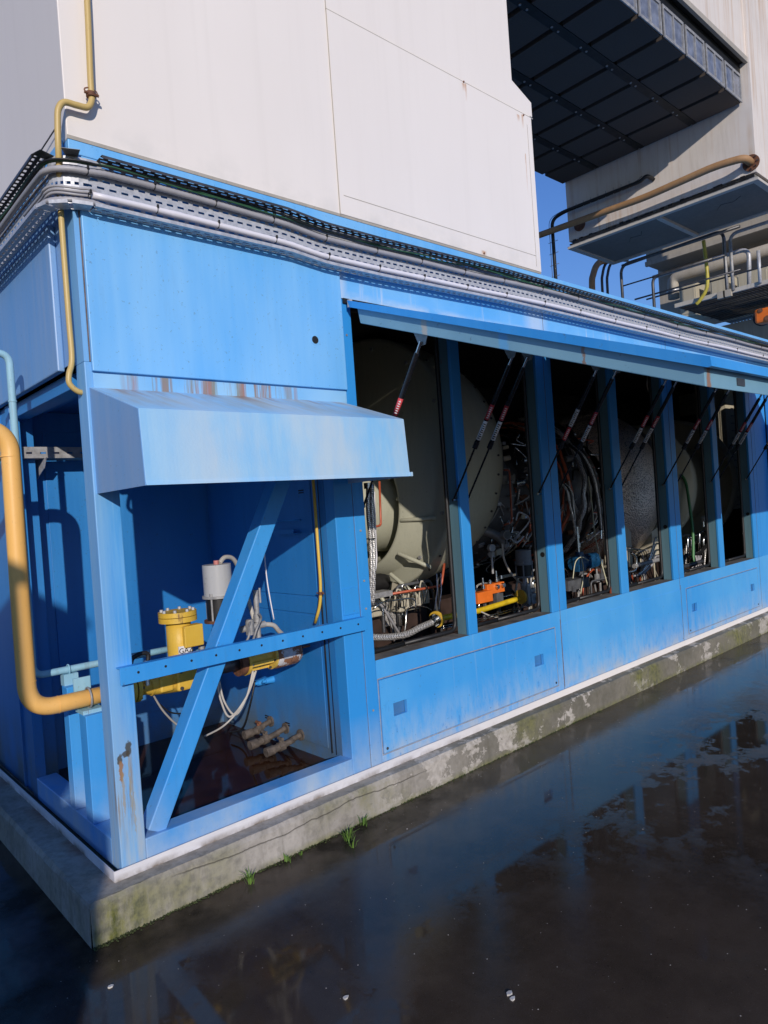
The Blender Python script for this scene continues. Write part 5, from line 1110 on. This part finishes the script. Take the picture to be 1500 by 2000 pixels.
c = at(1240, 585, 0, 8.2); MB().tube([(8.2, c.y, c.z), (8.2, c.y - 1.4, c.z)], .012, 8).build('low_rail', 'dsteel', r2)
# wall and duct behind the platform
XW = XP + 1.4
dt = thing('grey_duct', 'large grey beige duct box above the platform cabinets', 'duct', (XW, 0, 5))
a = at(1262, 500, 0, XW - .3); MB().box(XW - .3, XW + 1.5, -1.5, a.y, at(1262, 520, 0, XW - .3).z, at(1262, 495, 0, XW - .3).z + .35).build('body', 'cream', dt)
MB().box(XW - .36, XW - .3, -1.5, a.y, at(1262, 520, 0, XW - .3).z - .02, at(1262, 520, 0, XW - .3).z + .05).build('flange', 'cream', dt)
MB().box(XW - .6, XW + 1.4, -1.5, a.y - .2, at(1262, 495, 0, XW - .3).z + .35, at(1262, 495, 0, XW - .3).z + .42).build('top_ledge', 'black', dt)
bwl = MB().box(XW + .2, XW + .3, -2, at(1287, 560, 0, XW + .2).y, zpl - .05, 6).build('grey_wall', 'cream'); tag(bwl, 'flat grey beige wall behind the cabinets on the platform', 'wall')
for k, (u0, v0, u1, v1, l) in enumerate(((1328, 592, 1358, 550, 'leftmost beige cabinet on the platform'), (1388, 575, 1418, 534, 'middle beige cabinet on the platform, right of the yellow hose'), (1440, 560, 1500, 520, 'widest beige cabinet on the platform at the right edge'))):
    x = XP + .9; a, b = at(u0, v0, 0, x), at(u1, v1, 0, x)
    o = MB().box(x, x + .4, b.y, a.y, zpl - .01, max(a.z, b.z)).box(x - .008, x, b.y + .02, a.y - .02, zpl + .03, max(a.z, b.z) - .03).build('beige_cabinet', 'beige', None, bevel=.006); tag(o, l, 'cabinet')
x = XP + 1.1; a, b = at(1315, 565, 0, x), at(1332, 540, 0, x)
ex = thing('exhaust_elbow', 'insulated pale pipe with elbow above the platform cabinets', 'pipe', (x, a.y, 4.5))
MB().tube(bend([(x, a.y, a.z - .15), (x, a.y, b.z + .02), (x, -1.5, b.z + .02)], .12, 7), .085, 18).build('pipe', 'cream', ex); MB().cyl((x, a.y, a.z - .04), (x, a.y, a.z - .01), .10).build('band', 'galv', ex)
a = [at(1374, 470, 0, XP - .1), at(1380, 520, 0, XP - .1), at(1381, 560, 0, XP - .1), at(1368, 585, 0, XP - .1), at(1360, 594, 0, XP - .1)]
o = MB().tube(smooth(a, 6), .024, 10).build('yellow_hose', M.setdefault('palehose', plain('yellow hose', (.50, .42, .06), .5))); tag(o, 'yellow hose hanging over the platform rail', 'hose')
hk = thing('hoist_block', 'orange hoist block against the grey girder at the right edge', 'hoist', tuple(at(1490, 620, 0, XP + .2)))
c = at(1488, 618, 0, XP + .2); MB().box(XP + .1, XP + .3, c.y - .4, c.y + .06, c.z - .10, c.z + .09).build('body', 'orange', hk, bevel=.03)
MB().cyl((XP + .32, c.y + .04, c.z + .02), (XP + .36, c.y + .04, c.z + .02), .12, seg=24).build('wheel', 'black', hk); MB().cyl((XP + .09, c.y - .02, c.z + .06), (XP + .10, c.y - .02, c.z + .06), .03).build('pin', 'rust', hk); MB().cyl((XP + .09, c.y - .10, c.z - .06), (XP + .10, c.y - .10, c.z - .06), .035).build('pin', 'rust', hk)
lb = MB().box(XP + .3, XP + .5, -2, at(1400, 650, 0, XP + .3).y + .6, 2.6, 3.15).build('low_beam', 'beige'); tag(lb, 'grey brown beam low behind the enclosure roof below the hoist', 'beam')

# ================================================================ weeds and pebbles
def tuft(u, v, n_, hgt, l):
    p = at(u, v, 2, 0); mb = MB()
    for k in range(n_):
        a = random.uniform(0, 6.28); r = random.uniform(0, .022); b0 = Vector((p.x + r * math.cos(a), p.y + r * math.sin(a), 0)); ln = hgt * random.uniform(.5, 1.1); d = Vector((math.cos(a), math.sin(a), 0)) * ln * random.uniform(.1, .7); wv = Vector((-math.sin(a), math.cos(a), 0)) * .0022
        q1 = b0 + d * .35 + Vector((0, 0, ln * .6)); q2 = b0 + d + Vector((0, 0, ln * random.uniform(.75, 1)))
        mb.add([b0 - wv, b0 + wv, q1 + wv, q1 - wv, q2], [(0, 1, 2, 3), (3, 2, 4)])
    o = mb.build('grass_tuft', 'grass', None, solid=.0006); tag(o, l, 'grass tuft', 'weeds along the foot of the plinth')
tuft(489, 1724, 22, .06, 'small grass tuft at the plinth foot, the one nearest the corner')
tuft(560, 1684, 12, .04, 'low grass tuft at the plinth foot, second from the corner')
tuft(590, 1668, 6, .03, 'tiny grass sprig at the plinth foot between the second and the tallest tuft')
tuft(680, 1640, 26, .075, 'tallest grass tuft at the plinth foot')
tuft(688, 1655, 8, .05, 'thin grass sprig just in front of the tallest tuft')
tuft(710, 1612, 16, .055, 'grass tuft at the plinth foot furthest from the corner')
def mossline():
    mb = MB(); rn = random.Random(5)
    for k in range(900):
        x = X0 + rn.random() ** 1.6 * 3.6; y = Y0 - .004 - abs(rn.gauss(0, .010)); s_ = rn.uniform(.002, .007)
        a = rn.uniform(0, 6.28); mb.add([(x + s_ * math.cos(a + q), y + s_ * math.sin(a + q), .0015) for q in (0, 2.1, 4.2)] + [(x, y, s_ * 1.2)], [(0, 1, 3), (1, 2, 3), (2, 0, 3)])
    return mb.build('moss_edge', M.setdefault('mossd', plain('dark moss', (.045, .06, .016), .9, 0, .6, 40)))
struct(mossline(), 'stuff', 'thin line of moss and debris along the foot of the plinth')
mb = MB(); rn = random.Random(9)
for k in range(700):
    x, y = rn.uniform(-1.4, 4.5), -rn.uniform(.15, 3.0); s_ = rn.uniform(.001, .003) * (1.8 if k % 60 == 0 else 1); a = rn.uniform(0, 6)
    mb.add([(x + s_ * math.cos(a + q), y + s_ * math.sin(a + q), .0005) for q in (0, 1.6, 3.1, 4.7)] + [(x, y, s_ * .8)], [(0, 1, 4), (1, 2, 4), (2, 3, 4), (3, 0, 4)])
struct(mb.build('grit', M.setdefault('gritm', plain('pale grit', (.34, .31, .28), .8))), 'stuff', 'pale grit scattered over the wet yard')
for i, (u, v, s_) in enumerate(((995, 1942, .012), (1001, 1952, .010), (675, 1950, .010), (216, 1928, .010))):
    p = at(u, v, 2, 0); mb = MB(); bmv = []
    pts = [(p.x + s_ * math.cos(a) * (1 + .3 * math.sin(3 * a + i)), p.y + s_ * .7 * math.sin(a), z * s_) for z, q in ((0, 1), (.5, .8)) for a in [k * 1.047 for k in range(6)]]
    mb.add(pts, [(0, 1, 7, 6), (1, 2, 8, 7), (2, 3, 9, 8), (3, 4, 10, 9), (4, 5, 11, 10), (5, 0, 6, 11), (6, 7, 8, 9, 10, 11)])
    o = mb.build('pebble', M.setdefault('pebm', plain('white stone', (.6, .57, .52), .7))); tag(o, ('white pebble at the bottom centre, upper of a close pair', 'white pebble at the bottom centre, lower of a close pair', 'single white pebble left of the close pair', 'white pebble near the bottom left corner')[i], 'pebble')

# added unseen kiosk, left and behind the viewpoint: its shade falls on the corner of the plinth
nk = thing('shade_block', 'unseen grey kiosk with a lower annex, out in the yard facing the corner post', 'blocker', (-3.9, -4.2, 0))
MB().box(-5.4, -2.92, -4.5, -4.0, .08, 3.20).build('cabinet', 'grey', nk, bevel=.01)
MB().box(-5.44, -2.90, -4.54, -3.96, 3.20, 3.26).build('roof', 'galv_dull', nk)
MB().box(-2.92, -2.56, -4.45, -4.02, .08, 2.05).build('annex', 'grey', nk, bevel=.01)
MB().box(-5.3, -2.6, -4.4, -4.08, 0, .08).build('foot', 'dgrey', nk)
for k in range(2): MB().box(-5.3 + k * 1.2, -4.14 + k * 1.2, -4.0, -3.985, .2, 3.0).build('door', 'grey', nk, bevel=.003)  # door leaves dressing the added shade block
